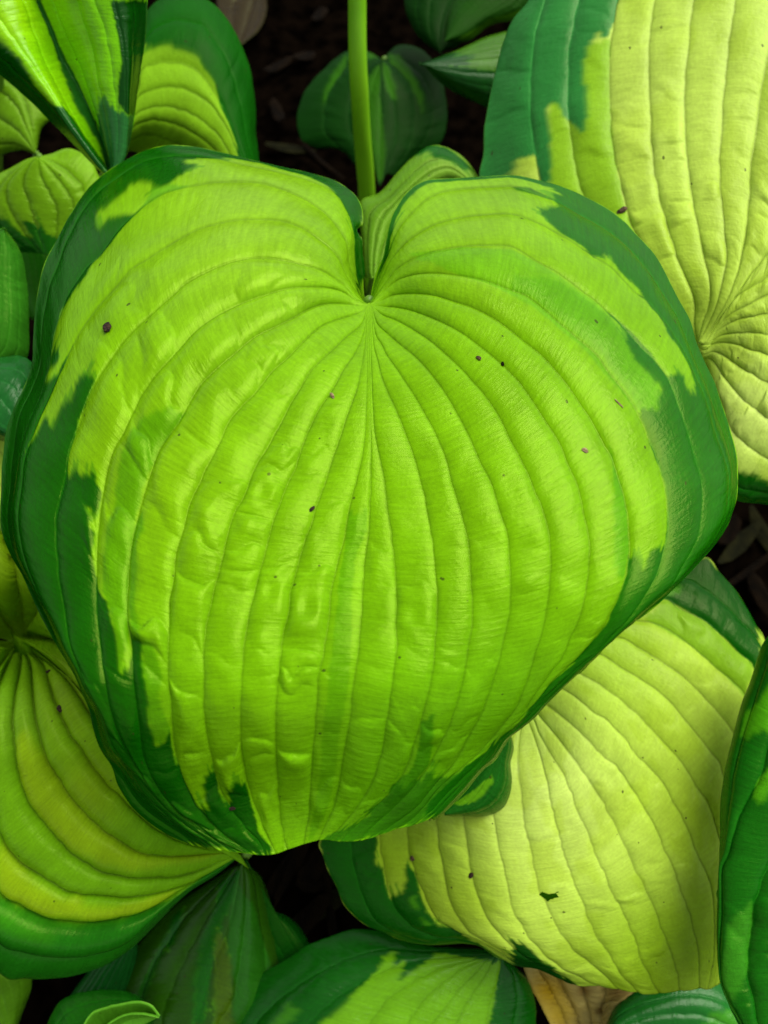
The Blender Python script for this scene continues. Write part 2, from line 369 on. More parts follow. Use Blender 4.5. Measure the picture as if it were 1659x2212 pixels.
L8 = J(Dp('788 652'), T(1, 1, '640 260 600 200 520 140 430 85 300 45 150 15 0 8'), T(0, 1, '1500 40 1350 95 1200 180 1080 280 970 380 880 470 800 560 720 670 650 770 590 880 530 1010 480 1150 450 1250 420 1380 390 1520 370 1640'),
       T(0, 2, '362 80 365 220 380 420 405 620 440 800 490 960 560 1110 640 1260 690 1400 760 1560'), T(0, 3, '850 20 940 130 1060 260 1180 355 1310 440 1440 538'))
L7 = J(Dp('789 655'), T(1, 1, '645 280 580 235 500 210 380 200 230 205 100 235 0 265'), T(0, 1, '1550 310 1430 375 1320 450 1230 530 1160 610 1080 700 1000 790 920 900 870 1000 800 1150 740 1260 700 1380 670 1500 645 1640'),
       T(0, 2, '630 150 618 350 618 550 635 750 655 920 685 1080 712 1260 760 1420 830 1560'), T(0, 3, '900 20 980 120 1100 250 1230 350 1360 440 1500 546'))
L6 = J(Dp('790 658'), T(1, 1, '660 312 560 305 450 310 350 340 250 390 130 450 0 515'), T(0, 1, '1560 590 1480 660 1400 730 1310 820 1240 920 1180 1030 1110 1130 1040 1230 990 1360 950 1480 905 1620'),
       T(0, 2, '865 150 835 350 825 550 835 750 852 920 868 1100 885 1300 910 1500 945 1640'), T(0, 3, '1010 110 1100 240 1230 340 1380 445 1560 553'))
L5 = J(Dp('791 661'), T(1, 1, '665 365 500 420 400 470 300 560 200 660 100 750 0 880'), T(0, 1, '1560 970 1480 1060 1430 1170 1390 1260 1330 1380 1290 1470 1235 1600'),
       T(0, 2, '1175 160 1130 380 1105 600 1095 800 1090 1000 1100 1200 1115 1450 1150 1640'), T(0, 3, '1200 130 1290 270 1400 390 1520 480 1640 560'))
L4 = J(Dp('792 664'), T(1, 1, '685 440 580 530 500 610 430 670 350 750 280 870 200 1000 110 1180 0 1340'), T(0, 1, '1580 1560'),
       T(0, 2, '1520 0 1460 230 1400 450 1350 650 1325 850 1320 1100 1322 1300 1345 1480 1385 1640'), T(0, 3, '1430 130 1500 270 1590 390'), T(1, 3, '20 480 60 563'))
L3 = J(Dp('793 668'), T(1, 1, '695 520 640 640 570 740 500 860 440 950 370 1060 300 1230 240 1400 140 1640'), T(1, 2, '75 200 0 480 -50 700 -80 900 -90 1100 -98 1300 -94 1500 -75 1650'),
       T(1, 3, '-50 120 0 280 60 410 130 555'))
L2 = J(Dp('794 672'), T(1, 1, '705 600 680 760 650 890 590 1050 545 1180 490 1330 440 1480 390 1640'), T(1, 2, '300 250 240 460 200 700 175 850 150 1030 135 1150 130 1350 130 1640'),
       T(1, 3, '140 160 160 330 180 440 205 530'))
L1 = J(Dp('796 672'), T(1, 1, '722 620 722 800 718 1000 708 1180 680 1350 640 1500 605 1640'), T(1, 2, '555 230 510 400 480 600 450 800 440 930 400 1100 390 1300 372 1500 360 1640'), T(1, 3, '350 180 335 330 315 420 305 495'))
M0 = J(Dp('798 668'), T(1, 1, '732 500 738 800 745 1050 746 1300 742 1500 738 1640'), T(1, 2, '720 200 700 400 685 600 675 800 655 1000 630 1180 600 1400 560 1600'), T(1, 3, '530 120 490 270 440 390 400 470'))
R1 = J(Dp('800 672'), T(1, 1, '745 620 750 800 757 980 770 1150 800 1300 830 1450 855 1640'), T(1, 2, '880 130 890 300 905 500 912 700 910 850 890 1050 870 1200 850 1350 820 1540 785 1640'), T(1, 3, '730 130 640 260 560 370 470 468'))
R2 = J(Dp('802 672'), T(1, 1, '762 580 790 690 810 770 850 870 900 980 950 1110 1000 1240 1040 1360 1080 1520 1110 1640'), T(1, 2, '1145 180 1165 350 1175 500 1165 700 1160 900 1130 1080 1080 1290 1030 1480 975 1640'), T(1, 3, '880 130 770 250 650 370 560 478'))
R3 = J(Dp('803 668'), T(1, 1, '775 510 815 580 850 650 910 730 980 830 1050 940 1120 1070 1180 1190 1230 1330 1270 1480 1320 1640'), T(1, 2, '1375 200 1390 350 1400 550 1400 720 1370 930 1330 1130 1270 1330 1200 1500 1135 1640'), T(1, 3, '1030 120 910 240 780 360 670 472'))
R4 = J(Dp('804 664'), T(1, 1, '785 440 860 510 930 570 1020 640 1100 720 1180 820 1250 920 1320 1040 1390 1180 1470 1360 1530 1500 1575 1640'), T(1, 2, '1630 150 1645 350 1655 600 1630 750 1590 930 1530 1120 1450 1330 1370 1480 1285 1630'), T(1, 3, '1160 120 1040 240 910 350 800 440'))
R5 = J(Dp('805 661'), T(1, 1, '820 380 900 410 1000 460 1110 530 1210 610 1310 700 1390 790 1480 890 1560 1010 1659 1190'), T(2, 1, '60 1310 110 1420 150 1530 195 1640'), T(2, 2, '230 120 250 250 250 420 235 600 200 760 150 930 110 1040 60 1150 0 1280'),
       T(1, 2, '1560 1430 1450 1570'), T(1, 3, '1340 10 1180 150 1080 260 990 345 920 400'))
R6 = J(Dp('805 658'), T(1, 1, '825 320 900 325 1000 345 1120 385 1240 440 1350 500 1450 570 1560 660 1659 752'), T(2, 1, '80 850 150 950 220 1060 280 1160 340 1270 390 1390 430 1500 460 1630'), T(2, 2, '490 150 500 330 490 500 455 620 410 750 370 860 310 960 240 1050 150 1170 60 1280 -60 1400'), T(1, 2, '1500 1560'), T(1, 3, '1400 20 1270 140 1170 240 1090 310 1020 365'))
R7 = J(Dp('804 655'), T(1, 1, '820 275 880 245 1000 235 1150 245 1280 280 1400 320 1540 390 1659 470'), T(2, 1, '100 560 200 640 300 750 380 850 450 960 530 1070 600 1200 650 1310 700 1450 735 1590'), T(2, 2, '755 150 760 270 740 400 710 500 660 610 600 740 550 810 480 890 380 990 260 1090 150 1200 40 1320 -60 1420'), T(1, 2, '1520 1570'), T(1, 3, '1440 10 1320 130 1220 230 1140 300 1090 340'))
R8 = J(Dp('803 652'), T(1, 1, '790 250 860 180 930 135 1050 105 1200 98 1350 115 1500 150 1659 210'), T(2, 1, '100 250 220 330 330 430 450 530 560 630 650 750 740 880 820 1010 880 1130 930 1250 970 1390 1000 1520 1010 1640'), T(2, 2, '1010 130 990 250 950 390 900 490 830 600 760 690 690 770 600 870 480 970 360 1070 250 1170 140 1270 30 1380 -60 1470'), T(1, 2, '1540 1580'), T(1, 3, '1455 10 1345 130 1250 225 1180 290 1125 322'))
R9 = J(Dp('802 648'), T(1, 1, '785 220 840 140 900 70 990 15'), T(1, 0, '1090 1635 1200 1600 1350 1578 1500 1575 1659 1592'), T(2, 1, '150 20 270 80 350 130 450 200 560 290 640 370 740 470 830 570 920 660 990 760 1040 870 1090 990 1140 1110 1180 1220 1215 1350 1235 1500 1235 1640'),
       T(2, 2, '1210 120 1170 230 1110 360 1020 490 920 590 820 680 720 770 620 870 500 975 370 1085 260 1180 150 1285 40 1390 -50 1475'), T(1, 2, '1550 1590'), T(1, 3, '1465 10 1355 135 1260 230 1190 295 1140 325'))
R10 = J(Dp('801 646'), T(1, 1, '775 190 830 60'), T(1, 0, '870 1655 910 1610 980 1540 1080 1470 1200 1420 1350 1390 1500 1380 1659 1390'), T(2, 0, '150 1440 300 1510 420 1580 540 1655'), T(2, 1, '640 60 720 140 800 220 900 300 980 400 1050 510 1110 620 1180 770 1240 900 1310 1040 1350 1160 1390 1290 1410 1430 1400 1570'),
        T(2, 2, '1380 20 1320 130 1230 260 1130 380 1030 490 930 590 830 678 728 765 630 866 505 980 375 1093 262 1188 152 1293 42 1397 -48 1480'), T(1, 2, '1552 1596'), T(1, 3, '1468 12 1358 140 1263 235 1193 298 1143 327'))
R11 = J(Dp('800 644'), T(1, 1, '765 170 810 50'), T(1, 0, '845 1620 880 1530 945 1430 1040 1340 1130 1270 1250 1225 1450 1213 1659 1215'), T(2, 0, '150 1265 300 1310 430 1370 560 1440 700 1540 800 1640'), T(2, 1, '880 80 960 200 1040 350 1100 490 1150 620 1220 770 1280 900 1350 1050 1400 1190 1430 1310 1440 1440 1430 1560'),
        T(2, 2, '1405 10 1355 110 1280 220 1190 330 1090 440 990 545 890 635 785 722 685 812 570 925 425 1055 300 1155 185 1257 70 1363 -25 1450'), T(1, 2, '1554 1600'), T(1, 3, '1470 14 1360 143 1265 238 1195 300 1145 329'))
edgeR = J(Dp('799 642'), T(1, 1, '760 150 790 60'), T(1, 0, '820 1655 850 1510 880 1400 930 1300 1000 1220 1100 1165 1250 1145 1450 1145 1659 1145'), T(2, 0, '150 1170 300 1200 450 1250 600 1330 730 1420 830 1530 930 1655'),
          T(2, 1, '1000 110 1080 270 1150 420 1190 560 1250 700 1310 830 1340 910 1400 1050 1440 1180 1465 1300 1470 1430 1460 1560 1430 1655'),
          T(2, 2, '1390 100 1320 200 1250 290 1150 400 1050 500 950 600 850 680 740 760 640 860 500 990 350 1120 240 1220 130 1330 0 1440'), T(1, 2, '1560 1610'), T(1, 3, '1480 20 1370 150 1270 245 1200 305 1150 333'))
main_veins = [edgeL, L11, L10, L9, L8, L7, L6, L5, L4, L3, L2, L1, M0, R1, R2, R3, R4, R5, R6, R7, R8, R9, R10, R11, edgeR]
main_veins = [np.vstack([[[797, 653]], q]) for q in main_veins]
def main_depth(x, y, u, v, t):
    s = u / (len(main_veins) - 1) * 2 - 1
    d = .262 + .00007 * (900 - y)
    d = d + .018 * smooth(640, 300, y) ** 1.5                                  # lobes bow back
    d = d + .020 * np.exp(-((x - 797) ** 2 + (y - 640) ** 2) / 120 ** 2)       # funnel at the stalk
    d = d + .030 * smooth(.55, 1, -s) ** 1.6 * (.25 + .75 * smooth(1750, 1200, y)) + .018 * smooth(.6, 1, s) ** 1.6 * (.5 + .5 * smooth(1500, 1150, y))  # margins droop
    d = d + .045 * smooth(1350, 1850, y) ** 1.7                                # tip hangs
    d = d + .030 * smooth(1250, 1750, y) * smooth(850, 1250, x)
    d = d - .012 * np.exp(-((x - 1150) / 330) ** 2 - ((y - 950) / 420) ** 2) - .012 * np.exp(-((x - 450) / 300) ** 2 - ((y - 950) / 450) ** 2)
    return d
dkL = J(edgeL[13:], np.array([[570, 1850]]), T(1, 3, '100 562 100 510 60 480 20 420'),
        T(0, 3, '1659 350 1630 250 1590 100 1540 70 1490 120 1470 250 1430 180 1400 60 1340 20 1300 80 1360 250 1340 290 1290 260 1250 190 1200 110 1160 0'),
        T(0, 2, '1140 1655 1110 1540 1100 1450 1080 1470 1050 1520 1010 1510 990 1440 960 1350 965 1250 960 1140 940 1060 915 960 930 880 920 840 870 800 840 740 845 800 850 900 840 1000 800 1060 780 1000 760 830 740 720 720 650 700 570 660 540 625 490 615 380 600 250 620 120 590 60 560 0'),
        T(0, 1, '620 1655 650 1560 660 1500 640 1450 600 1430 540 1440 530 1410 500 1400 440 1450 435 1380 450 1290 480 1180 500 1080 540 990 580 900 610 820 600 790 540 810 490 860 460 960 400 980 370 1030 340 1120 315 1130 330 1040 310 1020 290 1040 250 1160 200 1220 140 1300 160 1280 220 1160 250 1080 280 1010 310 940 350 850 390 760 430 650 400 700 370 770 320 810 290 790 310 740 370 700 390 640 380 590 330 620 335 580 350 490 380 400 400 330 450 270 500 180 560 110 610 20'),
        T(0, 0, '620 1655 690 1590 740 1530 820 1440 880 1380 970 1300 880 1365 800 1385 700 1420 640 1480 600 1440 640 1370 780 1270 850 1190 950 1190 1010 1230 1110 1200 1180 1130 1290 1080 1150 1045 1280 1040 1450 1035 1659 1066'), T(1, 0, '150 1100 350 1150 480 1215 550 1290 590 1370 630 1450 650 1540 660 1655'))
dkL = J(Dp('775 640'), edgeL[1:13], dkL)
iR = J(T(1, 0, '842 1655 868 1520 910 1400 970 1300 1050 1230 1130 1182 1300 1165 1450 1165 1659 1165'), T(2, 0, '150 1200 280 1232 290 1270 270 1330 200 1370 180 1390 230 1430 300 1490 400 1550 480 1600 520 1655'),
       T(2, 1, '640 0 690 80 760 150 830 210 860 260 890 320 940 370 980 450 1000 510 1060 580 1100 650 1140 720 1160 790 1180 850 1180 890 1140 880 1110 830 1100 780 1000 770 940 690 890 610 830 540 760 470 690 410 620 350 700 440 760 500 760 580 800 640 820 700 880 740 910 790 960 850 980 900 950 930 950 980 840 990 850 1060 890 1150 930 1270 970 1390 1000 1500 1010 1655'),
       T(2, 2, '1005 120 990 230 900 230 870 300 860 370 830 370 800 300 760 270 750 380 720 480 690 560 650 640 620 720 560 800 480 880 380 1000 250 1100 150 1200 60 1310 0 1380'), T(1, 2, '1560 1480 1440 1590'), T(1, 3, '1290 60 1180 160 1090 250'))
dkR = J(iR, edgeR[::-1][:-1])
midR = T(2, 1, '0 130 200 140 350 180 520 300 640 400 760 560 830 700 950 850 950 980 830 990 760 880 690 780 600 650 450 520 300 390 150 260 0 200')
midR3 = Dp('880 545 1000 528 1106 540 1180 575 1290 650 1370 735 1430 840 1430 890 1380 890 1340 840 1250 740 1150 660 1050 608 950 575')
midR2 = J(T(2, 1, '600 1150 660 1300 650 1400 650 1655'), T(2, 2, '655 100 660 200 665 350 690 410 720 430 760 250 745 0'), T(2, 1, '735 1600 700 1450 650 1310'))
midL1 = J(T(0, 1, '1130 1000 1200 1030 1100 1150 1030 1240 980 1370 930 1500 890 1655'), T(0, 2, '870 80 840 300 828 500 840 750 790 1050 740 700 700 560 660 500 680 300 700 100'), T(0, 1, '740 1655 760 1500 800 1300 860 1150 920 1060 1000 1020'))
midL2 = T(0, 2, '870 80 930 0 940 130 890 200 900 400 880 620 910 760 930 830 870 800 835 600 840 300')
midL3 = T(0, 2, '930 840 990 850 1030 970 1050 1080 1030 1200 1060 1300 1100 1420 1050 1510 1000 1480 960 1300 965 1150 930 1000')
midC = J(T(1, 2, '600 0 720 0 715 150 640 300 620 600 620 800 610 950 600 1100 570 1300 540 1450 520 1650'), T(1, 3, '480 200 430 330 370 450 340 450 370 300 400 100'), T(1, 2, '420 1655 430 1400 460 1200 480 1000 500 850 520 650 540 400 570 250 590 100'))
midB = J(T(1, 2, '1070 1350 1150 1300 1140 1500 1110 1655'), T(1, 3, '1040 60 940 160 860 230 930 60'), T(1, 2, '1010 1655 1060 1500'))
midB2 = T(1, 3, '900 60 960 130 1010 60 1060 110 1100 40 1300 60 1180 290 850 410 600 490 420 480 480 420 600 380 760 290 690 280 780 230 860 170')
topthin = J(T(2, 0, '0 1218 120 1232 250 1280 280 1300 120 1262 0 1240'))
midTop = J(T(0, 0, '1100 1250 1250 1200 1130 1200 1000 1230 960 1300 880 1370 740 1520 700 1590 780 1450 900 1350'))
CM = {'DARK': (.004, .100, .006), 'MID': (.09, .36, .006)}
pk_main = lambda x, y: np.clip(smooth(450, 700, y) * .7 * smooth(800, 600, x) + smooth(900, 1200, y) * .5, 0, 1.1) * (.62 + .38 * smooth(1180, 850, x)) * smooth(120, 330, x) * smooth(1420, 1250, x)
blobs_main = [(520, 480, 260, (.30, .50, .03), .8), (1050, 480, 170, (.30, .50, .03), .6), (300, 1000, 250, (.24, .44, .006), .7), (900, 1750, 300, (.13, .40, .006), .75), (1150, 1550, 220, (.15, .42, .006), .6), (300, 1500, 160, (.17, .42, .006), .5)]
G = {}
G['main'] = blade('leaf', P_MAIN, main_veins, main_depth, nu=24, nv=480, base=(.215, .45, .004), blobs=blobs_main,
                  layers=[(midR3, (.13, .40, .004), .6), (midR, (.11, .345, .003), .9), (midR2, (.105, .36, .004), .85), (midL1, (.095, .30, .002), .8), (midL2, (.11, .33, .003), .85), (midL3, (.095, .29, .002), .9), (midC, (.115, .335, .002), .8), (midB, (.045, .22, .003), .85), (midB2, (.025, .16, .003), .85), (midTop, (.09, .33, .02), .6), (topthin, DARK, .8), (dkL, (.004, .092, .001)), (dkR, (.010, .138, .002))],
                  mat=M_MAIN, mottle=.28, corr=.060, pucker=pk_main, pk_amp=.22, seed=3, origin=at(797, 650, .285), label='big heart-shaped lime green leaf with dark green margin')
petiole(G['main'], P_MAIN, at(797, 650, .309), r=.006)

def lin(d0, gx, gy, cx, cy, dr=.02, pw=3, vend=0.0):
    return lambda x, y, u, v, t: d0 + gx * (x - cx) / 1000 + gy * (y - cy) / 1000 + dr * t ** pw + vend * v ** 3

# ---- upper right pale leaf
b = '1512 742'
ur_edge = J(Dp(b + ' 1490 765 1430 760 1330 700 1220 590 1120 500 1040 400 1042 330 1046 270 1055 210 1068 150 1085 90 1108 40 1140 0 1175 -60 1230 -150'))
ur = [ur_edge,
      J(Dp(b + ' 1480 750 1420 720 1330 640 1240 540 1175 440'), T(2, 0, '180 1170 165 1080 140 950 120 800 112 620 120 450 140 300 170 150 205 0'), Dp('1195 -60 1250 -150')),
      J(Dp(b + ' 1485 735 1430 690 1360 610 1300 510'), T(2, 0, '460 1260 430 1150 400 1010 375 850 365 700 362 500 370 330 400 150 430 0'), Dp('1262 -60 1310 -150')),
      J(Dp(b + ' 1490 720 1455 670 1420 600'), T(2, 0, '860 1655 780 1480 740 1330 700 1180 665 1000 640 750 630 500 635 300 660 150 685 0'), Dp('1345 -60 1380 -150')),
      J(Dp(b), T(2, 1, '1185 450 1185 320 1160 220 1120 120 1065 0'), T(2, 0, '1040 1570 990 1400 950 1230 915 1000 895 750 888 550 890 350 905 180 925 0'), Dp('1422 -60 1450 -150')),
      J(Dp(b), T(2, 1, '1235 450 1270 350 1285 250 1275 130 1245 0'), T(2, 0, '1225 1550 1190 1400 1160 1230 1145 1050 1125 870 1120 650 1130 450 1155 220 1180 0'), Dp('1508 -60 1530 -150')),
      J(Dp(b), T(2, 1, '1260 470 1320 330 1355 200 1370 130 1390 0'), T(2, 0, '1375 1450 1358 1250 1350 1050 1358 850 1370 650 1390 430 1420 220 1450 0'), Dp('1598 -60 1615 -150')),
      J(Dp(b), T(2, 1, '1275 500 1360 350 1430 200 1490 -10'), T(2, 0, '1525 1400 1545 1200 1565 1000 1590 780 1620 550 1659 350'), Dp('1670 60 1690 -40 1700 -130')),
      J(Dp(b), T(2, 1, '1260 530 1350 400 1450 270 1550 120'), Dp('1660 540 1700 440 1740 300 1770 150 1780 0')),
      J(Dp(b), T(2, 1, '1270 545 1370 380 1450 270 1560 190 1659 130'), Dp('1700 570 1760 500 1810 390 1850 250')),
      J(Dp(b), T(2, 1, '1275 550 1340 450 1430 370 1540 310 1659 250'), Dp('1700 620 1770 580 1840 500 1890 400')),
      J(Dp(b), T(2, 1, '1270 560 1330 490 1430 425 1530 395 1659 375'), Dp('1710 675 1790 660 1870 600 1930 520')),
      J(Dp(b), T(2, 1, '1260 575 1300 545 1380 510 1500 500 1659 505'), Dp('1720 730 1800 735 1890 700 1960 640')),
      J(Dp(b), T(2, 1, '1240 605 1290 575 1370 562 1460 575 1560 610 1659 640'), Dp('1725 795 1810 815 1900 800 1980 760')),
      J(Dp(b), T(2, 1, '1230 625 1255 630 1310 622 1370 645 1450 700 1560 770 1659 820'), Dp('1730 865 1820 890 1910 890 1990 860')),
      J(Dp(b), T(2, 1, '1230 640 1265 645 1310 675 1350 740 1400 820 1470 900 1560 980 1659 1050'), Dp('1735 945 1830 970 1920 970 1995 940')),
      J(Dp(b), T(2, 1, '1220 640 1250 680 1290 760 1330 900 1390 1060 1440 1150 1520 1220 1659 1310'), Dp('1740 1020 1830 1040 1920 1040 2000 1010')),
      J(Dp(b + ' 1505 780 1510 850 1530 940 1555 1010 1590 1050 1659 1068 1750 1080 1850 1085 1930 1080 2000 1050')),
      J(Dp(b + ' 1495 770 1485 850 1500 950 1530 1040 1590 1082 1659 1092 1750 1115 1850 1125 1930 1120 2005 1090'))]
ur_dark = J(T(2, 0, '690 0 650 180 610 270 560 230 520 260 490 340 465 400 460 520 490 560 490 650 485 820 440 850 390 790 370 760 340 740 310 690 240 660 240 750 250 900 265 1050 250 1190 185 1180 160 1040 110 1020 20 1070 10 1150'), Dp('1000 420 1000 -160 1400 -160'))
ur_lime = T(2, 0, '610 270 640 290 632 500 640 750 665 1000 700 1180 745 1400 850 1659 700 1659 240 1250 250 650 460 300')
ur_dark2 = J(T(2, 1, '1400 1380 1480 1390 1560 1415 1659 1470'), Dp('1900 1060 1900 1160 1500 1160 1500 1010'))
G['ur'] = blade('leaf', P_MID, ur, lambda x, y, u, v, t: .345 - .05 * (x - 1300) / 1000 + .055 * (600 - y) / 1000 + .02 * t ** 3 + .010 * np.exp(-((x - 1512) ** 2 + (y - 742) ** 2) / 90 ** 2) + .010 * smooth(1160, 1040, x),
                nu=18, nv=300, base=PALE, layers=[(ur_lime, (.27, .49, .012), .9), (ur_dark, (.030, .230, .070)), (ur_dark2, DARK)],
                blobs=[(1420, 250, 260, (.64, .76, .20), .8), (1500, 640, 130, (.48, .63, .07), .6), (1400, 520, 110, (.46, .62, .05), .5), (1620, 900, 120, CREAM, .9)],
                mottle=.4, corr=.06, pucker=lambda x, y: .35 + .65 * smooth(150, 450, y), pk_amp=.14, mat=M_MATT, seed=11, origin=at(1512, 742, .36), veincol=.62,
                label='large pale yellow leaf with jagged dark green outer edge')
petiole(G['ur'], P_MID, at(1512, 742, .372), r=.006)

# ---- lower right pale leaf with a hole
b = '1132 1548'
br = [Dp(b + ' 1150 1500 1230 1430 1350 1330 1440 1260 1520 1203') if False else J(Dp(b + ' 1140 1490 1210 1400 1330 1290 1430 1220'), T(2, 2, '1250 290 1350 390 1450 500 1530 620 1590 730 1640 800'), Dp('1675 1440 1700 1560 1705 1700 1690 1850 1650 1990 1600 2080')),
      J(Dp(b + ' 1150 1495 1220 1410 1320 1320 1400 1265'), T(2, 2, '1120 440 1250 500 1370 600 1480 700 1560 780'), Dp('1655 1420 1675 1550 1680 1690 1665 1840 1630 1970 1590 2090')),
      J(Dp(b + ' 1160 1490 1230 1405 1330 1320'), T(2, 2, '980 560 1100 620 1250 710 1380 820 1480 920 1560 990'), Dp('1650 1520 1660 1680 1645 1830 1610 1980 1580 2100')),
      J(Dp(b + ' 1165 1490 1240 1400 1330 1345'), T(2, 2, '870 700 1000 750 1120 840 1240 940 1330 1020 1430 1100 1510 1200'), Dp('1635 1600 1640 1720 1625 1860 1595 2000 1570 2110')),
      J(Dp(b + ' 1165 1500 1230 1420 1300 1380'), T(2, 2, '710 820 820 880 960 960 1080 1050 1180 1140 1280 1250 1370 1340 1430 1430'), Dp('1605 1640 1618 1750 1605 1880 1585 2000 1562 2120')),
      J(Dp(b + ' 1160 1510 1220 1450'), T(2, 2, '480 890 580 925 700 1000 830 1080 940 1160 1030 1240 1120 1350 1200 1450 1290 1560 1350 1640'), Dp('1575 1720 1590 1800 1585 1920 1570 2030 1555 2125')),
      J(Dp(b + ' 1160 1520'), T(2, 2, '340 1000 440 1045 560 1110 680 1190 790 1290 880 1380 980 1490 1080 1600'), T(2, 3, '1130 0 1200 120 1270 220 1320 340'), Dp('1560 1840 1565 1930 1558 2040 1545 2130')),
      J(Dp(b), T(2, 2, '220 1090 320 1140 430 1210 530 1300 640 1370 720 1460 800 1560 880 1640'), T(2, 3, '970 90 1050 220 1110 330 1160 440 1210 560 1260 670'), Dp('1540 1930 1545 2040 1530 2138')),
      J(Dp(b), T(2, 2, '160 1190 220 1240 320 1320 420 1410 520 1510 600 1590 680 1655'), T(2, 3, '760 100 850 250 920 370 980 490 1030 610 1080 750 1130 880 1160 980 1190 1090 1210 1200 1215 1430')),
      J(Dp(b), T(2, 2, '140 1260 180 1320 260 1420 340 1520 400 1600 440 1655'), T(2, 3, '540 150 620 270 690 420 760 570 830 720 890 840 940 960 980 1060 1020 1170 1060 1290 1090 1450')),
      J(Dp(b), T(2, 2, '140 1350 180 1450 270 1600 310 1655'), T(2, 3, '380 150 440 300 510 470 570 620 630 760 700 900 760 1020 800 1120 850 1260 890 1350 960 1462')),
      J(Dp(b), T(2, 2, '110 1370 160 1500 205 1650'), T(2, 3, '250 200 300 400 340 560 400 740 460 870 500 980 570 1120 640 1230 720 1350 820 1455')),
      J(Dp(b), T(2, 2, '60 1380 45 1500 42 1650'), T(2, 3, '60 150 85 350 120 500 150 660 185 800 230 900 290 1020 360 1130 440 1220 560 1310 690 1440')),
      J(Dp(b), T(2, 2, '20 1390'), T(1, 2, '1640 1540'), T(1, 3, '1560 100 1540 250 1545 350 1560 450 1590 600 1640 780'), T(2, 3, '0 880 40 980 120 1110 200 1200 320 1290 420 1350 560 1425')),
      J(Dp(b + ' 1100 1590'), T(1, 3, '1450 0 1370 150 1350 310 1368 500 1390 680 1430 820 1500 980 1580 1080 1659 1160'), T(2, 3, '90 1230 250 1300 400 1402')),
      J(Dp(b + ' 1080 1600'), T(1, 3, '1350 0 1230 150 1180 300 1182 480 1210 650 1240 800 1290 950 1380 1070 1500 1140 1630 1210'), T(2, 3, '100 1270 280 1330')),
      J(Dp(b + ' 1070 1600'), T(1, 3, '1250 0 1090 150 1000 300 990 420 1000 560 1030 680 1080 800 1130 920 1190 1010 1310 1075 1450 1130 1600 1215'), T(2, 3, '60 1278 190 1292')),
      J(Dp(b + ' 1050 1600'), T(1, 3, '1150 0 950 150 840 300 808 430 815 560 840 700 875 840 930 950 1020 1040 1150 1095 1300 1120 1430 1145 1580 1225'), T(2, 3, '30 1280 110 1291')),
      J(Dp(b + ' 1030 1600'), T(1, 3, '1050 0 800 150 660 320 612 470 635 640 690 830 760 970 860 1060 1000 1115 1180 1140 1320 1138 1440 1140 1560 1222 1659 1262'), T(2, 3, '40 1284')),
      J(Dp(b + ' 1010 1600'), T(1, 3, '980 0 700 150 500 330 405 480 430 560 460 650 520 760 560 870 640 960 720 1020 820 1070 920 1120 1050 1150 1200 1160 1350 1152 1440 1150 1540 1220 1650 1268'))]
br_dark = J(br[0][4:10], Dp('1660 1560'), T(2, 2, '1560 985 1480 920 1380 820 1250 710 1100 620 980 560'))
br_dark2 = J(br[-1][3:], T(1, 3, '1460 1150 1440 1130 1400 1130 1300 1060 1180 1030 1120 950 1080 860 1050 760 1030 700 1000 640 970 620 960 790 910 820 870 850 840 760 820 640 780 620 790 440 700 300'))
br_dark3 = T(2, 3, '0 1120 60 1130 130 1170 180 1240 260 1265 300 1330 350 1350 430 1400 380 1420 290 1350 200 1310 0 1290')
hole = T(2, 3, '172 820 195 803 240 812 292 797 290 832 245 850 232 868 215 850')
G['br'] = blade('leaf', P_MID, br, lambda x, y, u, v, t:   .338 - .045 * (y - 1600) / 1000 + .014 * t ** 3 + .02 * v ** 4 + .05 * smooth(1100, 750, x) * .6 + .012 * np.exp(-((x - 1132) ** 2 + (y - 1548) ** 2) / 90 ** 2),
                nu=18, nv=300, base=(.56, .70, .11), hole=hole, mat=M_MATT,
                layers=[(J(T(2, 2, '980 560 1250 710 1480 920 1560 990 1510 1200 1330 1020 1120 840 870 700')), (.26, .48, .02), .85), (br_dark, DARK), (br_dark2, DARK), (br_dark3, DARK2),
                        (T(1, 3, '1010 800 1035 810 1050 890 1020 900 1000 850'), MID, .8), (T(1, 3, '1070 960 1105 970 1115 1020 1085 1010'), MID, .8), (T(2, 2, '1000 540 1090 470 1105 500 1080 545'), MID, .9)],
                blobs=[(1180, 1700, 150, CREAM, .9), (1230, 1880, 150, CREAM, .6), (1300, 1950, 170, (.60, .72, .16), .7), (1500, 1750, 110, (.46, .60, .04), .7), (1400, 2080, 170, (.36, .53, .02), .9), (850, 1850, 110, (.34, .50, .015), .9), (1000, 1950, 90, (.40, .54, .03), .7), (1500, 2050, 120, (.30, .46, .02), .8), (1330, 1380, 130, (.34, .52, .03), .7)],
                mottle=.5, corr=.055, pucker=lambda x, y: .4 + .6 * smooth(1250, 1500, x), pk_amp=.12, seed=21, origin=at(1132, 1548, .36), veincol=.62, veinw=2.0,
                label='pale yellow-green leaf with a torn hole and dark green upper corner')
petiole(G['br'], P_MID, at(1132, 1548, .36), r=.006)

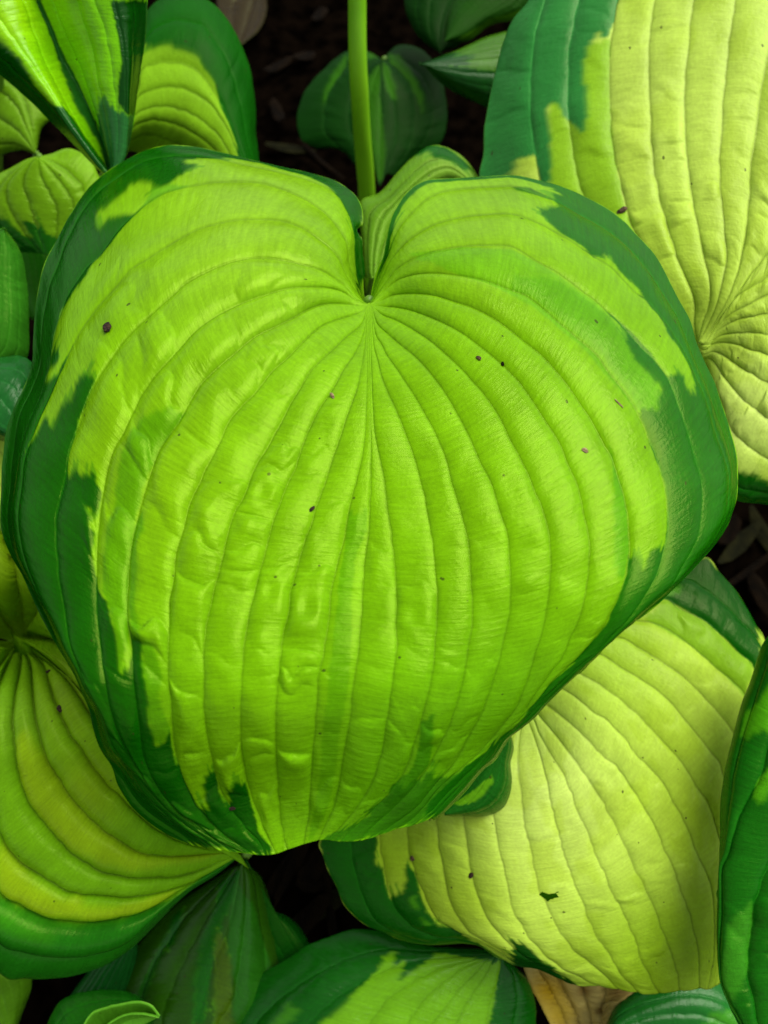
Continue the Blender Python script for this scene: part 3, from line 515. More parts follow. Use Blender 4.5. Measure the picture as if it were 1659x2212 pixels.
# ---- lower left ribbed leaf
b = '42 1383'
bl = [J(Dp(b + ' 20 1378 -30 1365 -80 1320 -110 1230 -100 1130')),
      J(Dp(b + ' 25 1360 -15 1300 -40 1200 -30 1090')),
      J(Dp(b), T(0, 2, '165 770 140 650 110 500 70 300 20 150')),
      J(Dp(b), T(0, 2, '190 790 230 700 250 560 240 420 230 300')),
      J(Dp(b + ' 80 1375 120 1385 180 1400 235 1420')),
      J(Dp(b + ' 70 1390'), T(0, 2, '320 960 430 1060 540 1180 680 1320 800 1440'), Dp('300 1640 360 1710 440 1770 515 1845')),
      J(Dp(b), T(0, 2, '230 930 340 1000 450 1110 560 1270 660 1440 760 1600'), T(0, 3, '850 130 980 280 1150 420 1350 510 1560 565')),
      J(Dp(b), T(0, 2, '190 920 280 990 330 1160 420 1390 500 1520 580 1645'), T(0, 3, '680 110 780 200 880 290 1000 390 1150 470 1330 525 1540 563')),
      J(Dp(b), T(0, 2, '160 910 200 1000 207 1100 218 1250 240 1400 290 1590'), T(0, 3, '320 0 370 100 440 200 520 300 600 380 700 450 800 510 900 555 1050 580 1250 570 1450 552 1540 560')),
      J(Dp(b), T(0, 2, '140 910 125 1050 95 1200 82 1400 95 1600'), T(0, 3, '140 130 190 260 280 380 380 490 480 580 600 660 720 705 900 720 1100 712 1250 680 1400 620 1545 565')),
      J(Dp(b), T(0, 2, '80 930 20 1050 -40 1250 -70 1500'), T(0, 3, '-60 200 0 450 70 560 180 670 300 740 400 800 520 830 700 840 900 835 1050 810 1200 760 1350 690 1545 570')),
      J(Dp(b), T(0, 2, '40 940 -60 1080 -150 1300 -200 1550'), T(0, 3, '-190 300 -100 650 0 830 100 890 230 960 350 1000 500 1020 650 1010 800 980 950 930 1080 860 1200 770 1380 670 1547 570')),
      J(Dp(b + ' 5 1400 -50 1410 -120 1520 -150 1680 -110 1800 -70 1950'), T(0, 3, '0 1130 120 1190 280 1225 450 1240 650 1215 800 1140 950 1010 1080 895 1220 785 1390 680 1548 571')),
      J(Dp(b + ' 0 1382 -60 1375 -130 1420 -180 1560 -190 1700 -140 1820 -100 1980'), T(0, 3, '0 1350 150 1370 300 1375 450 1365 600 1325 720 1270 840 1180 950 1080 1100 930 1230 805 1400 690 1550 573'))]
bl_y1 = T(0, 3, '0 470 70 570 180 690 300 770 420 840 500 830 560 880 720 890 900 860 1150 790 1050 870 900 930 700 975 560 975 520 950 260 950 100 890 0 830')
bl_y2 = J(T(0, 2, '110 1500 180 1400 290 1590'), T(0, 3, '320 0 440 200 600 380 800 510 1000 580 1450 550 1300 590 1000 630 880 650 700 610 520 540 440 500 300 380 190 230 130 100'))
bl_dk = J(bl[-1][6:], T(0, 3, '1400 650 1200 775 1080 865 950 935 800 985 650 1015 500 1025 350 1005 230 965 100 900 0 840'))
bl_md = T(0, 3, '0 860 120 920 250 990 380 1060 370 1090 200 1060 0 960')
G['bl'] = blade('leaf', P_LEFT, bl, lambda x, y, u, v, t: .318 + .06 * smooth(1650, 1150, y) + .02 * (y - 1700) / 1000 + .03 * smooth(250, 560, x) + .02 * smooth(.75, 1, t) * smooth(1700, 2000, y) + .085 * np.exp(-((x - 35) ** 2 + (y - 1372) ** 2) / 75 ** 2),
                nu=16, nv=260, base=(.20, .44, .010), layers=[(bl_y1, (.37, .52, .012), .92), (bl_y2, (.34, .48, .012), .85), (bl_dk, (.016, .18, .010)), (bl_md, (.06, .30, .01), .8)],
                blobs=[(40, 1200, 150, OLIVE, .9), (150, 1500, 110, (.30, .44, .02), .8), (200, 1700, 90, (.32, .42, .012), .6), (40, 1560, 70, (.24, .44, .03), .7)],
                corr=.30, smooth_edge=6, pucker=lambda x, y: .3 + 0 * x, pk_amp=.04, seed=31, origin=at(42, 1383, .35), veincol=.5, jag=4,
                label='deeply ribbed leaf with alternating yellow and green stripes')
petiole(G['bl'], P_LEFT, at(35, 1378, .445), r=.005)

# ---- upper left leaf with dark central stripe
tl = [J(Dp('-130 -160 -160 -20 -80 90'), T(0, 0, '0 480 100 570 200 660 300 760 400 850 480 930 560 1010 640 1085 690 1130')),
      J(Dp('-110 -170 -120 -40 -50 70'), T(0, 0, '60 420 180 540 300 660 420 800 520 920 620 1040 695 1130')),
      J(Dp('-60 -180 -60 -60 -20 20'), T(0, 0, '20 150 110 280 220 440 330 600 430 760 540 920 640 1060 700 1132')),
      J(Dp('-20 -180 10 -60'), T(0, 0, '150 0 210 180 290 400 390 600 480 780 580 950 660 1070 704 1134')),
      J(Dp('30 -180 60 -60'), T(0, 0, '240 0 320 180 400 380 500 560 590 740 650 880 700 1040 710 1136')),
      J(Dp('50 -180 80 -60'), T(0, 0, '330 0 420 220 510 420 590 600 640 760 680 900 715 1050 716 1136')),
      J(Dp('90 -180 130 -60'), T(0, 0, '480 0 560 200 620 400 660 600 690 760 715 900 735 1050 722 1136')),
      J(Dp('140 -180 180 -60'), T(0, 0, '610 0 680 200 720 400 750 600 765 760 770 900 760 1050 728 1136')),
      J(Dp('200 -180 240 -60'), T(0, 0, '740 0 790 200 810 400 815 580 815 740 808 890 790 1040 735 1136')),
      J(Dp('260 -180 300 -60'), T(0, 0, '870 0 880 150 870 300 860 450 850 600 845 740 832 880 805 1020 740 1136')),
      J(Dp('300 -180 325 -60'), T(0, 0, '955 0 948 150 935 300 915 430 890 600 875 740 852 880 815 1010 745 1136'))]
tl_d1 = T(0, 0, '-60 200 0 260 80 330 150 390 250 560 350 680 400 700 440 760 560 920 660 1060 700 1136 500 1000 0 520 -80 420')
tl_d2 = T(0, 0, '230 0 270 0 340 160 410 340 480 470 560 620 610 740 640 780 650 880 670 1000 720 1136 690 1136 640 960 560 830 480 690 400 470 330 260')
tl_d3 = T(0, 0, '715 0 960 0 940 300 870 760 850 740 800 720 770 650 770 560 795 420 760 200')
tl_d4 = T(0, 0, '665 660 690 620 710 640 720 680 760 720 850 750 870 740 850 900 800 1040 740 1140 690 1080 665 960 655 800')
G['tl'] = blade('leaf', P_UPLEFT, tl, lambda x, y, u, v, t: .352 + .00022 * (300 - y) * -0.3 + .022 * smooth(.55, 1, t) ** 1.5 + .020 * np.exp(-((u - 4.2) / 1.6) ** 2), nu=16, nv=200, base=(.25, .66, .005),
                blobs=[(30, 30, 90, (.42, .74, .008), .9), (120, 200, 80, (.38, .72, .006), .7)], mat=M_GLOSS,
                layers=[(tl_d1, DARK), (tl_d2, (.010, .11, .02), .95), (tl_d3, DARK2), (tl_d4, (.03, .19, .06))], corr=.09, seed=41, jag=4, origin=at(60, -60, .36), veincol=1.15,
                label='bright lime leaf with dark centre stripe, tip touching the big leaf')
petiole(G['tl'], P_UPLEFT, at(20, -175, .375), r=.005)

# ---- pale leaf behind it
b = '255 330'
tl2 = [J(Dp(b + ' 260 260 280 150 300 60 330 -30 400 -60')), J(Dp(b + ' 270 270 295 170 330 90 390 40 440 20')),
       J(Dp(b + ' 275 260 300 180'), T(0, 0, '930 430 1100 400 1230 430 1340 520 1440 680 1540 900 1610 1100')),
       J(Dp(b + ' 275 285'), T(0, 0, '880 640 980 580 1130 565 1280 610 1400 720 1480 850 1540 980 1590 1120')),
       J(Dp(b + ' 275 300'), T(0, 0, '880 740 980 695 1080 690 1250 740 1400 860 1480 980 1530 1120')),
       J(Dp(b), T(0, 0, '840 850 930 790 1040 780 1200 830 1350 930 1420 1020 1460 1130')),
       J(Dp(b), T(0, 0, '840 920 940 880 1060 900 1200 960 1300 1040 1350 1140')),
       J(Dp(b + ' 290 330 330 345 380 370'))]
tl2[0] = Dp(b + ' 258 250 285 120 320 20 390 -20 450 0 490 40 520 90 542 150 552 220 556 290 560 350')
tl2[1] = Dp(b + ' 265 260 292 140 325 70 380 40 440 55 480 110 505 170 525 240 535 300 548 370')
tl2_d = J(Dp('250 300 250 -60 600 -60 600 400 520 400'), T(0, 0, '1540 1000 1540 950 1480 800 1420 680 1390 560 1330 450 1250 350 1100 310 930 310 850 380'))
G['tl2'] = blade('leaf', P_UPLEFT, tl2, lin(.43, .01, .02, 400, 200, .03, 3), nu=16, nv=150, base=(.26, .47, .02), layers=[(tl2_d, (.004, .10, .002))], mat=M_DULL, corr=.08, seed=51, origin=at(255, 330, .43), label='shaded lime leaf with wide dark green rim behind the centre-striped leaf', veincol=.6, jag=5)
petiole(G['tl2'], P_UPLEFT, at(257, 332, .435), r=.004)

# ---- left leaf with open sinus
b = '84 338'
tl3 = [Dp(b + ' 60 345 20 355 -40 350 -80 300'), J(Dp(b + ' 50 365 10 380 -50 400')), J(Dp(b), T(0, 0, '200 1050 100 1060 40 1150 40 1240 60 1340 40 1450')),
       J(Dp(b), T(0, 0, '220 1055 165 1080 150 1200 180 1300 210 1370 180 1500')), J(Dp(b), T(0, 0, '250 1045 255 1100 270 1160 320 1260 360 1330 360 1450 290 1600')),
       J(Dp(b), T(0, 0, '280 1030 330 1080 400 1180 470 1290 480 1400 420 1520 340 1650')), J(Dp(b + ' 105 330 140 345 175 385 190 430 180 480 150 530 120 555')), J(Dp(b + ' 105 318 140 300 190 320 225 370 225 430 200 500 160 550 125 562'))]
tl3 = [Dp(b + ' 60 345 20 365 -40 400 -60 460 -20 520 40 545'), Dp(b + ' 50 350 15 385 -15 430 -10 480 30 520 70 548'), Dp(b + ' 55 355 22 390 14 420 25 460 50 500 85 548'), Dp(b + ' 62 358 50 400 62 438 75 480 85 515 98 550')] + \
      [Dp(b + ' 86 370 95 395 112 425 122 455 122 500 110 552'), Dp(b + ' 100 355 125 385 150 420 160 460 145 510 118 553'), Dp(b + ' 108 345 145 365 178 400 190 440 180 490 125 554'), Dp(b + ' 110 330 150 318 195 345 220 400 215 450 190 500 128 556')]
tl3_d = T(0, 0, '-100 1380 0 1410 60 1440 120 1500 190 1545 205 1520 130 1420 180 1430 300 1500 380 1540 420 1600 300 1680 0 1680')
G['tl3'] = blade('leaf', P_UPLEFT, tl3, lin(.425, .0, .03, 100, 400, .012, 2), nu=14, nv=130, base=(.22, .43, .014), layers=[(tl3_d, (.006, .13, .006))], corr=.11, seed=61, origin=at(84, 338, .43), label='lime leaf folded around a dark gap at its stalk', veincol=.6, jag=5)
petiole(G['tl3'], P_UPLEFT, at(86, 336, .43), r=.004)
tl3b = [Dp('80 335 60 325 20 330 -30 345 -80 350'), Dp('80 335 40 315 10 312 -40 318 -80 320'), Dp('78 332 45 290 15 265 -20 245 -70 230'), Dp('78 330 55 270 35 230 5 200 -40 180'), Dp('78 325 72 280 60 230 40 195 10 170'), Dp('80 322 90 280 110 255 100 220 60 180')]
G['tl3b'] = blade('leaf', P_UPLEFT, tl3b, lin(.455, 0, .02, 50, 250, .01), nu=12, nv=80, base=(.15, .30, .012), layers=[], corr=.14, seed=63, origin=at(78, 330, .46), label='shaded olive green leaf with a curled edge beside the dark gap', veincol=.6)
petiole(G['tl3b'], P_UPLEFT, at(79, 329, .46), r=.004)

def simple_leaf(name, pl, root, tip, left, right, depth, label, nside=4, nu=12, nv=110, **kw):
    """blade from base, tip and the two traced margins; ribs interpolated between"""
    root, tip = np.array(root, float), np.array(tip, float)
    lf = resample(np.vstack([root, Dp(left), tip]), 40); rt = resample(np.vstack([root, Dp(right), tip]), 40)
    mid = kw.pop('mid', None)
    md = resample(np.vstack([root, Dp(mid), tip]) if mid else np.vstack([root, tip]), 40)
    vs = []
    for q in range(nside): f = q / nside; vs.append(lf * (1 - f) ** .9 + md * (1 - (1 - f) ** .9))
    vs.append(md)
    for q in range(1, nside + 1): f = q / nside; vs.append(rt * f ** 1.1 + md * (1 - f ** 1.1))
    return blade(name, pl, vs, depth, nu=nu, nv=nv, label=label, **kw)

# ---- left, between the ribbed leaf and the upper left plant
G['lm'] = simple_leaf('leaf', P_LEFT, (-60, 800), (10, 492), '-160 700 -130 580 -60 500', '30 800 60 770 64 700 59 620 50 560 32 520', lin(.36, 0, .01, 20, 650, .012), 'plain mid green leaf with smooth edge left of the big leaf', base=(.045, .22, .02), corr=.05, seed=71, mid='-20 700 -15 580', veincol=.9, origin=at(-60, 800, .37))
petiole(G['lm'], P_LEFT, at(-60, 800, .372), r=.004)
G['lm2'] = simple_leaf('leaf', P_LEFT, (-120, 830), (60, 955), '-60 770 0 772 45 768 75 790 80 850', '-100 900 -40 930 10 950', lin(.335, 0, -.02, 20, 850, .015), 'glossy dark leaf reflecting the sky beside the big leaf', base=(.012, .13, .03), corr=.05, seed=73, mat=M_GLOSS, origin=at(-120, 830, .34))
petiole(G['lm2'], P_LEFT, at(-118, 830, .345), r=.004)
G['lm3'] = simple_leaf('leaf', P_LEFT, (-120, 1000), (30, 1120), '-60 900 0 895 40 905 60 960', '-100 1080 -40 1120', lin(.36, 0, 0, 20, 1000, .01), 'pale edge of a leaf showing below the glossy dark leaf', base=PALE, corr=.05, seed=75, origin=at(-120, 1000, .36))
petiole(G['lm3'], P_LEFT, at(-118, 1000, .365), r=.004)
G['lm4'] = simple_leaf('leaf', P_LEFT, (60, 480), (90, 700), '20 520 30 600 60 680', '110 500 130 580 110 660', lin(.47, 0, 0, 80, 580, .01), 'dark leaf in the shade between the plain green leaf and the big leaf', base=(.02, .16, .01), corr=.05, seed=77, origin=at(60, 480, .47))
petiole(G['lm4'], P_LEFT, at(62, 482, .472), r=.004)

# ---- right edge dark leaf
re_ = [Dp('1700 1330 1659 1370 1640 1400 1620 1470 1600 1520 1580 1600 1565 1680 1558 1760 1553 1850 1548 1930 1545 2000 1548 2080 1560 2130 1575 2175 1592 2215 1620 2290'),
       Dp('1710 1340 1670 1385 1655 1430 1632 1500 1610 1570 1590 1650 1577 1740 1568 1830 1562 1900 1558 1980 1560 2060 1570 2120 1585 2170 1602 2212 1628 2285'),
       J(Dp('1720 1350 1690 1400 1675 1480 1670 1560'), T(2, 3, '1610 60 1560 150 1490 270 1440 420 1400 560 1360 650 1355 800 1355 950 1345 1100 1345 1250 1360 1400 1420 1540 1500 1680'), Dp('1640 2280')),
       J(Dp('1740 1370 1725 1450 1715 1550 1700 1660 1690 1760'), T(2, 3, '1680 600 1620 750 1570 880 1545 1050 1530 1200 1530 1330 1560 1500 1600 1660'), Dp('1665 2280')),
       Dp('1780 1390 1780 1500 1770 1620 1755 1740 1740 1850 1720 1960 1705 2060 1695 2150 1690 2270'),
       Dp('1830 1410 1840 1530 1835 1650 1820 1770 1800 1880 1775 1990 1750 2090 1730 2180 1715 2265')]
re_mid = [T(2, 2, '1510 1310 1560 1280 1659 1140 1750 1140 1659 1440 1570 1430 1530 1470 1470 1470'), T(2, 3, '1580 100 1659 0 1700 60 1640 210 1590 230 1562 190'), T(2, 3, '1350 1340 1400 1000 1560 850 1560 1000 1530 1200 1530 1330 1480 1400 1420 1520 1500 1680 1380 1500')]
G['re'] = blade('leaf', P_RIGHT, re_, lin(.303, -.05, -.03, 1600, 1800, .010, 2), nu=18, nv=220, base=(.008, .135, .008), layers=[(re_mid[0], (.09, .36, .01)), (re_mid[1], (.09, .36, .01)), (re_mid[2], (.05, .26, .02), .8)], corr=.14, pucker=lambda x, y: .8 * smooth(1800, 1950, y), pk_amp=.16, seed=81, origin=at(1720, 1340, .30), veincol=.9, label='dark green wrinkled leaf with lime patches overlapping the holed leaf', mat=M_LEAF)
petiole(G['re'], P_RIGHT, at(1735, 1345, .305), r=.005)
# ---- bottom right glossy leaf under it
G['rb'] = simple_leaf('leaf', P_RIGHT, (1700, 2330), (1300, 2250), '1640 2200 1560 2120 1480 2110 1400 2130 1330 2175', '1600 2380 1400 2330', lin(.375, 0, -.03, 1450, 2180, .01), 'glossy dark green leaf under the holed leaf by the withered leaf', base=(.012, .15, .025), layers=[(Dp('1530 2190 1600 2180 1640 2300 1500 2300'), (.06, .28, .015), .8)], corr=.10, seed=85, mat=M_GLOSS, origin=at(1690, 2320, .375))
petiole(G['rb'], P_RIGHT, at(1690, 2325, .38), r=.004)

G['un'] = simple_leaf('leaf', P_MID, (1120, 1760), (1290, 2060), '1090 1850 1130 1980 1220 2050', '1230 1780 1300 1880 1310 1990', lin(.345, 0, -.03, 1200, 1930, .01), 'green leaf seen only through the torn hole', nside=2, nv=60, base=(.14, .42, .02), corr=.05, seed=87, origin=at(1120, 1760, .36))
petiole(G['un'], P_MID, at(1122, 1758, .366), r=.004)
# ---- bottom leaves
b = '1080 2060'
bo = [J(Dp(b + ' 1040 2050'), T(1, 3, '1200 1160 1000 1110 850 1065 720 1045 600 1050 450 1095 320 1155 200 1235 80 1310 0 1360'), Dp('500 2150 440 2212 380 2290')),
      J(Dp(b + ' 1040 2056'), T(1, 3, '1250 1180 1050 1180 880 1170 720 1190 560 1240 400 1320 250 1420 120 1520 0 1640'), Dp('480 2290')),
      J(Dp(b), T(1, 3, '1380 1220 1180 1230 1000 1260 820 1320 660 1400 520 1490 400 1590 330 1660'), Dp('600 2300')),
      J(Dp(b), T(1, 3, '1420 1240 1250 1280 1100 1340 960 1420 850 1510 760 1620'), Dp('770 2260 740 2310')),
      J(Dp(b), T(1, 3, '1450 1250 1320 1310 1200 1400 1090 1500 1000 1620'), Dp('860 2250 830 2310')),
      J(Dp(b), T(1, 3, '1490 1250 1410 1340 1320 1430 1230 1540 1150 1650'), Dp('915 2260 895 2310')),
      J(Dp(b), T(1, 3, '1540 1250 1480 1350 1420 1440 1350 1550 1290 1660'), Dp('970 2260 955 2310')),
      J(Dp(b), T(1, 3, '1590 1260 1570 1370 1540 1470 1500 1600'), Dp('1045 2250 1030 2310')),
      J(Dp(b + ' 1110 2100 1120 2150 1115 2212 1100 2310')), J(Dp(b + ' 1110 2085 1140 2115 1157 2160 1160 2212 1150 2310'))]
bo_lime = J(T(1, 3, '1180 1200 1090 1270 1010 1320 920 1390 980 1260 960 1240 900 1290 920 1180 860 1200 800 1300 700 1400 620 1480 560 1540 500 1580 440 1650'), Dp('690 2310 1040 2310 1050 2250'), T(1, 3, '1590 1260'))
G['bo'] = blade('leaf', P_MID, bo, lambda x, y, u, v, t: .372 + .00005 * (2100 - y) + .016 * t ** 3 + .02 * smooth(700, 400, x), nu=16, nv=150, base=(.006, .11, .006), layers=[(bo_lime, (.19, .44, .012)), (T(1, 3, '290 1550 230 1500 180 1580 110 1650 150 1700 250 1620'), (.07, .3, .01), .8)], corr=.07, seed=91, mat=M_GLOSS, origin=at(1080, 2060, .38), label='glossy leaf with dark edge and lime centre below the holed leaf', veincol=.85)
petiole(G['bo'], P_MID, at(1082, 2058, .385), r=.005)
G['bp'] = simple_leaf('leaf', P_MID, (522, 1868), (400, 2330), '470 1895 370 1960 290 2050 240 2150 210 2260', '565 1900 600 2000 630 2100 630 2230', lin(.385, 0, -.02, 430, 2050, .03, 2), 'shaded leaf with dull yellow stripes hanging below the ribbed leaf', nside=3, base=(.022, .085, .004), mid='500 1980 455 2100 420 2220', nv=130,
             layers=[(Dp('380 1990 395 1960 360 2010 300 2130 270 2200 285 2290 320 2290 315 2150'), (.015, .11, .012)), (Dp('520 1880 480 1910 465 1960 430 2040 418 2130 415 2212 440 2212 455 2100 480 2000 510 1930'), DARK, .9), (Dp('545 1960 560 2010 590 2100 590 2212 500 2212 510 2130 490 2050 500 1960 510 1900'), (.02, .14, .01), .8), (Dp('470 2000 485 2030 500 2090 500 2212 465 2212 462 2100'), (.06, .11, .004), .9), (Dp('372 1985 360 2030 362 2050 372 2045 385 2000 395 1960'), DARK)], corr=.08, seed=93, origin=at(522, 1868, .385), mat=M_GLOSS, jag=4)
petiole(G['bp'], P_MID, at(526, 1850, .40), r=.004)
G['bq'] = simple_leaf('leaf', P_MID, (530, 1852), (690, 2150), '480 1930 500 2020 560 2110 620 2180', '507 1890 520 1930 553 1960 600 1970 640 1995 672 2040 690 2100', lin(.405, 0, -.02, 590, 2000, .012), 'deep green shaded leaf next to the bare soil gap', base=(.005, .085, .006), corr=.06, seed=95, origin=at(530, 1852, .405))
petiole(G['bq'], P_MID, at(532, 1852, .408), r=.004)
G['bs'] = simple_leaf('leaf', P_LOW, (60, 2330), (345, 2195), '110 2190 150 2150 220 2135 290 2145', '200 2300 300 2250', lin(.375, 0, 0, 220, 2200, .012), 'dark smooth leaf under the small curled leaf tip', base=(.010, .13, .008), corr=.08, seed=97, origin=at(60, 2330, .38))
petiole(G['bs'], P_LOW, at(62, 2330, .382), r=.004)
G['bt'] = simple_leaf('leaf', P_LOW, (150, 2290), (344, 2196), '190 2205 225 2182 270 2170 300 2167 325 2175', '210 2235 240 2205 275 2190 310 2188', lin(.352, 0, 0, 250, 2200, -.01), 'small bright curled leaf tip over the dark smooth leaf', nside=2, base=(.12, .36, .03), corr=.06, seed=99, origin=at(150, 2290, .36), nv=60)
petiole(G['bt'], P_LOW, at(152, 2290, .362), r=.003)
G['bu'] = simple_leaf('leaf', P_LOW, (-80, 2060), (30, 2250), '-100 2150 -40 2230', '0 2060 60 2080 70 2130 50 2190', lin(.41, 0, 0, 0, 2130, .01), 'dim yellow-green leaf below the ribbed leaf', base=(.08, .20, .01), corr=.06, seed=101, origin=at(-80, 2060, .41))
petiole(G['bu'], P_LOW, at(-78, 2062, .412), r=.004)
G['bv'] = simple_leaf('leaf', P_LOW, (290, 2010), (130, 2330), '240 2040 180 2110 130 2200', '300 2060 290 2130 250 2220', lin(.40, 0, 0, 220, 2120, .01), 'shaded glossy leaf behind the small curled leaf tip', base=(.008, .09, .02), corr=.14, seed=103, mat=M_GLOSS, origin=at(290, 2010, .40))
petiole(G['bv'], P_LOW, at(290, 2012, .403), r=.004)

# ---- small lobe folded under the big leaf
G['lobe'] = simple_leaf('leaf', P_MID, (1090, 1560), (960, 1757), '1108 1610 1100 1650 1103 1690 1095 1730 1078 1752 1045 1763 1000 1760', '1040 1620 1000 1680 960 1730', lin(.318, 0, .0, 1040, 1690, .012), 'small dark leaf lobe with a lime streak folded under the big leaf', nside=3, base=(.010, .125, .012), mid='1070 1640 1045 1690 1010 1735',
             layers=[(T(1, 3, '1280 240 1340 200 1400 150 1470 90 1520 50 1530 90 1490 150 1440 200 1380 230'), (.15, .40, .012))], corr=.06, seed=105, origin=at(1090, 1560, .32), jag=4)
petiole(G['lobe'], P_MID, at(1088, 1565, .322), r=.003)

# ---- leaves behind the flower stalk
b = '826 130'
tc = [Dp(b + ' 790 110 745 112 700 150 660 195 642 250 650 300 690 320 740 310 770 350'), Dp(b + ' 785 120 745 150 715 190 700 240 705 290 745 330 780 372'), Dp(b + ' 800 140 770 190 755 240 760 290 785 340 800 380'), Dp(b + ' 815 160 795 220 795 290 810 370'),
      Dp(b + ' 826 160 822 230 822 300 820 400'), Dp(b + ' 835 160 850 220 855 290 835 375'), Dp(b + ' 845 140 885 190 895 250 885 310 850 378'), Dp(b + ' 850 120 905 160 930 215 930 270 905 320 860 380'), Dp(b + ' 860 98 910 108 945 150 962 210 964 270 950 310 915 335 870 385')]
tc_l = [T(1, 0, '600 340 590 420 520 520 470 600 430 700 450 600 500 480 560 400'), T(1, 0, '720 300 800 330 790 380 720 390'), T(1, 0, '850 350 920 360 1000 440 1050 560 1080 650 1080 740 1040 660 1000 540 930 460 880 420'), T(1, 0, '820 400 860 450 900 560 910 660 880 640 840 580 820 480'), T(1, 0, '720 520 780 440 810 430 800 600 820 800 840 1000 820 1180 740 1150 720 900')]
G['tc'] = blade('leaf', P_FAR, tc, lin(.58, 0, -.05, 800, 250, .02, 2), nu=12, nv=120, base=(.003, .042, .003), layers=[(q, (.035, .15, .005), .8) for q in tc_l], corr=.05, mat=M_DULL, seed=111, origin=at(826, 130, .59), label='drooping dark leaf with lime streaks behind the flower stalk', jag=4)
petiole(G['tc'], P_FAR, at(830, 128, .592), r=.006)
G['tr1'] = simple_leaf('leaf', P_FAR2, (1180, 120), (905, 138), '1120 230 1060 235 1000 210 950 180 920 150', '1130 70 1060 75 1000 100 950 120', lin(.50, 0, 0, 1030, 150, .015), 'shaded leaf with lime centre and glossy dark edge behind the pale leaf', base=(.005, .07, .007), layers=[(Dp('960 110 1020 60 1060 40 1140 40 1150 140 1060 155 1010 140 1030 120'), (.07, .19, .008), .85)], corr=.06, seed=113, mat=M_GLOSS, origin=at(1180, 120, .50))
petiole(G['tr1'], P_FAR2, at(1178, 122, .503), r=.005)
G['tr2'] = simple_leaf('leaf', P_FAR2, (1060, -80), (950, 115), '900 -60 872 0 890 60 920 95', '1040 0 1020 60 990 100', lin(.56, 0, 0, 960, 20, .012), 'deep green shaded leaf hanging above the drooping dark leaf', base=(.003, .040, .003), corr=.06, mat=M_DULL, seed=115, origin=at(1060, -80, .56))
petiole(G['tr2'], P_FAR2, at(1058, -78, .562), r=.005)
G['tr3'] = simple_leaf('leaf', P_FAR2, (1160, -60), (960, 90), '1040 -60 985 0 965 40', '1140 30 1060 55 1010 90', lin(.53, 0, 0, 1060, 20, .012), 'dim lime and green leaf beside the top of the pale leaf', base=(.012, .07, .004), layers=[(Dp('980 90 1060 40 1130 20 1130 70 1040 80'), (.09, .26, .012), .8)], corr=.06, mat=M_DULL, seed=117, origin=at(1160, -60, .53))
petiole(G['tr3'], P_FAR2, at(1158, -58, .532), r=.005)
cu = [Dp('785 600 780 520 778 440 820 415 860 370 900 330 940 310 985 325 1015 350 1040 390'), Dp('795 600 792 530 800 460 840 425 880 385 920 350 960 340 1000 360 1030 395'), Dp('805 600 808 540 822 480 855 435 895 400 935 370 970 362 1000 378 1025 402'), Dp('818 600 826 550 842 500 868 455 900 425 940 395 970 385 1000 395 1020 410'), Dp('835 600 850 550 868 510 890 470 920 440 950 420 980 410 1000 412 1020 420')]
cu_d = [T(1, 0, '980 1000 1050 960 1130 930 1250 960 1350 1040 1420 1110 1300 1080 1280 1040 1150 1020 1120 980 1050 1010')]
G['cu'] = blade('leaf', P_MAIN, cu, lin(.40, 0, -.06, 880, 450, .01, 2), nu=16, nv=120, base=(.14, .30, .02), layers=[(cu_d[0], DARK)], blobs=[(980, 350, 60, (.28, .42, .09), .5)], corr=.12, seed=121, origin=at(800, 595, .41), label='young pale leaf curling up in the notch of the big leaf')
petiole(G['cu'], P_MAIN, at(806, 598, .412), r=.004)

# ---- flower stalk
sx0, sx1 = at(768, -140, .40), at(794, 470, .53)
stalk_top = np.array(sx0); stalk_mid = np.array(sx1)
st_root = np.array([-.008, .45, -.01])
tube('flower_stalk', P_MAIN, [st_root, st_root * .55 + at(792, 440, .53) * .45, at(791, 400, .525), at(776, 200, .46), at(771, 0, .425), at(768, -160, .40)], [.0068, .0065, .0062, .0058, .0054, .005], M_STALK, seg=18)

# ------------------------------------------------------------------ withered leaf and other litter
wl = [Dp('1135 2085 1150 2130 1180 2190 1215 2260'), Dp('1160 2088 1185 2130 1215 2190 1240 2260'), Dp('1200 2095 1220 2140 1245 2190 1262 2260'), Dp('1250 2110 1262 2145 1275 2190 1285 2260'), Dp('1310 2120 1308 2150 1302 2190 1300 2260'), Dp('1385 2125 1350 2155 1325 2185 1310 2260')]
wi = blade('leaf', P_MID, wl, lin(.40, -.03, .02, 1250, 2150, -.012, 2), nu=12, nv=80, base=(.56, .38, .22), blobs=[(1180, 2140, 40, (.62, .33, .015), .95), (1205, 2190, 40, (.60, .36, .03), .8), (1340, 2140, 30, (.38, .18, .07), .7), (1262, 2135, 16, (.25, .10, .04), .7), (1300, 2180, 12, (.14, .06, .02), .8)], corr=.15, pucker=lambda x, y: 1 + 0 * x, pk_amp=.22, mat=M_MATT, seed=131, veincol=.7)
wi['obj']['label'] = 'withered yellow and tan leaf with brown spots under the holed leaf'
petiole(wi, P_MID, at(1250, 2100, .402), r=.004)
bw = simple_leaf('withered_leaf', None, (560, -40), (520, 95), '480 -20 470 20 490 70', '575 10 560 60', lambda x, y, u, v, t: CAM_H / (sa - (.5 - y / 2212) * 2 * TV * ca) - .014 - .006 * t, None, base=(.028, .013, .0015), corr=.12, seed=133, nside=2, nv=60, mat=M_MATT)
tag(bw['obj'], 'brown withered leaf behind the shaded dark-rimmed lime leaf', 'dead leaf')

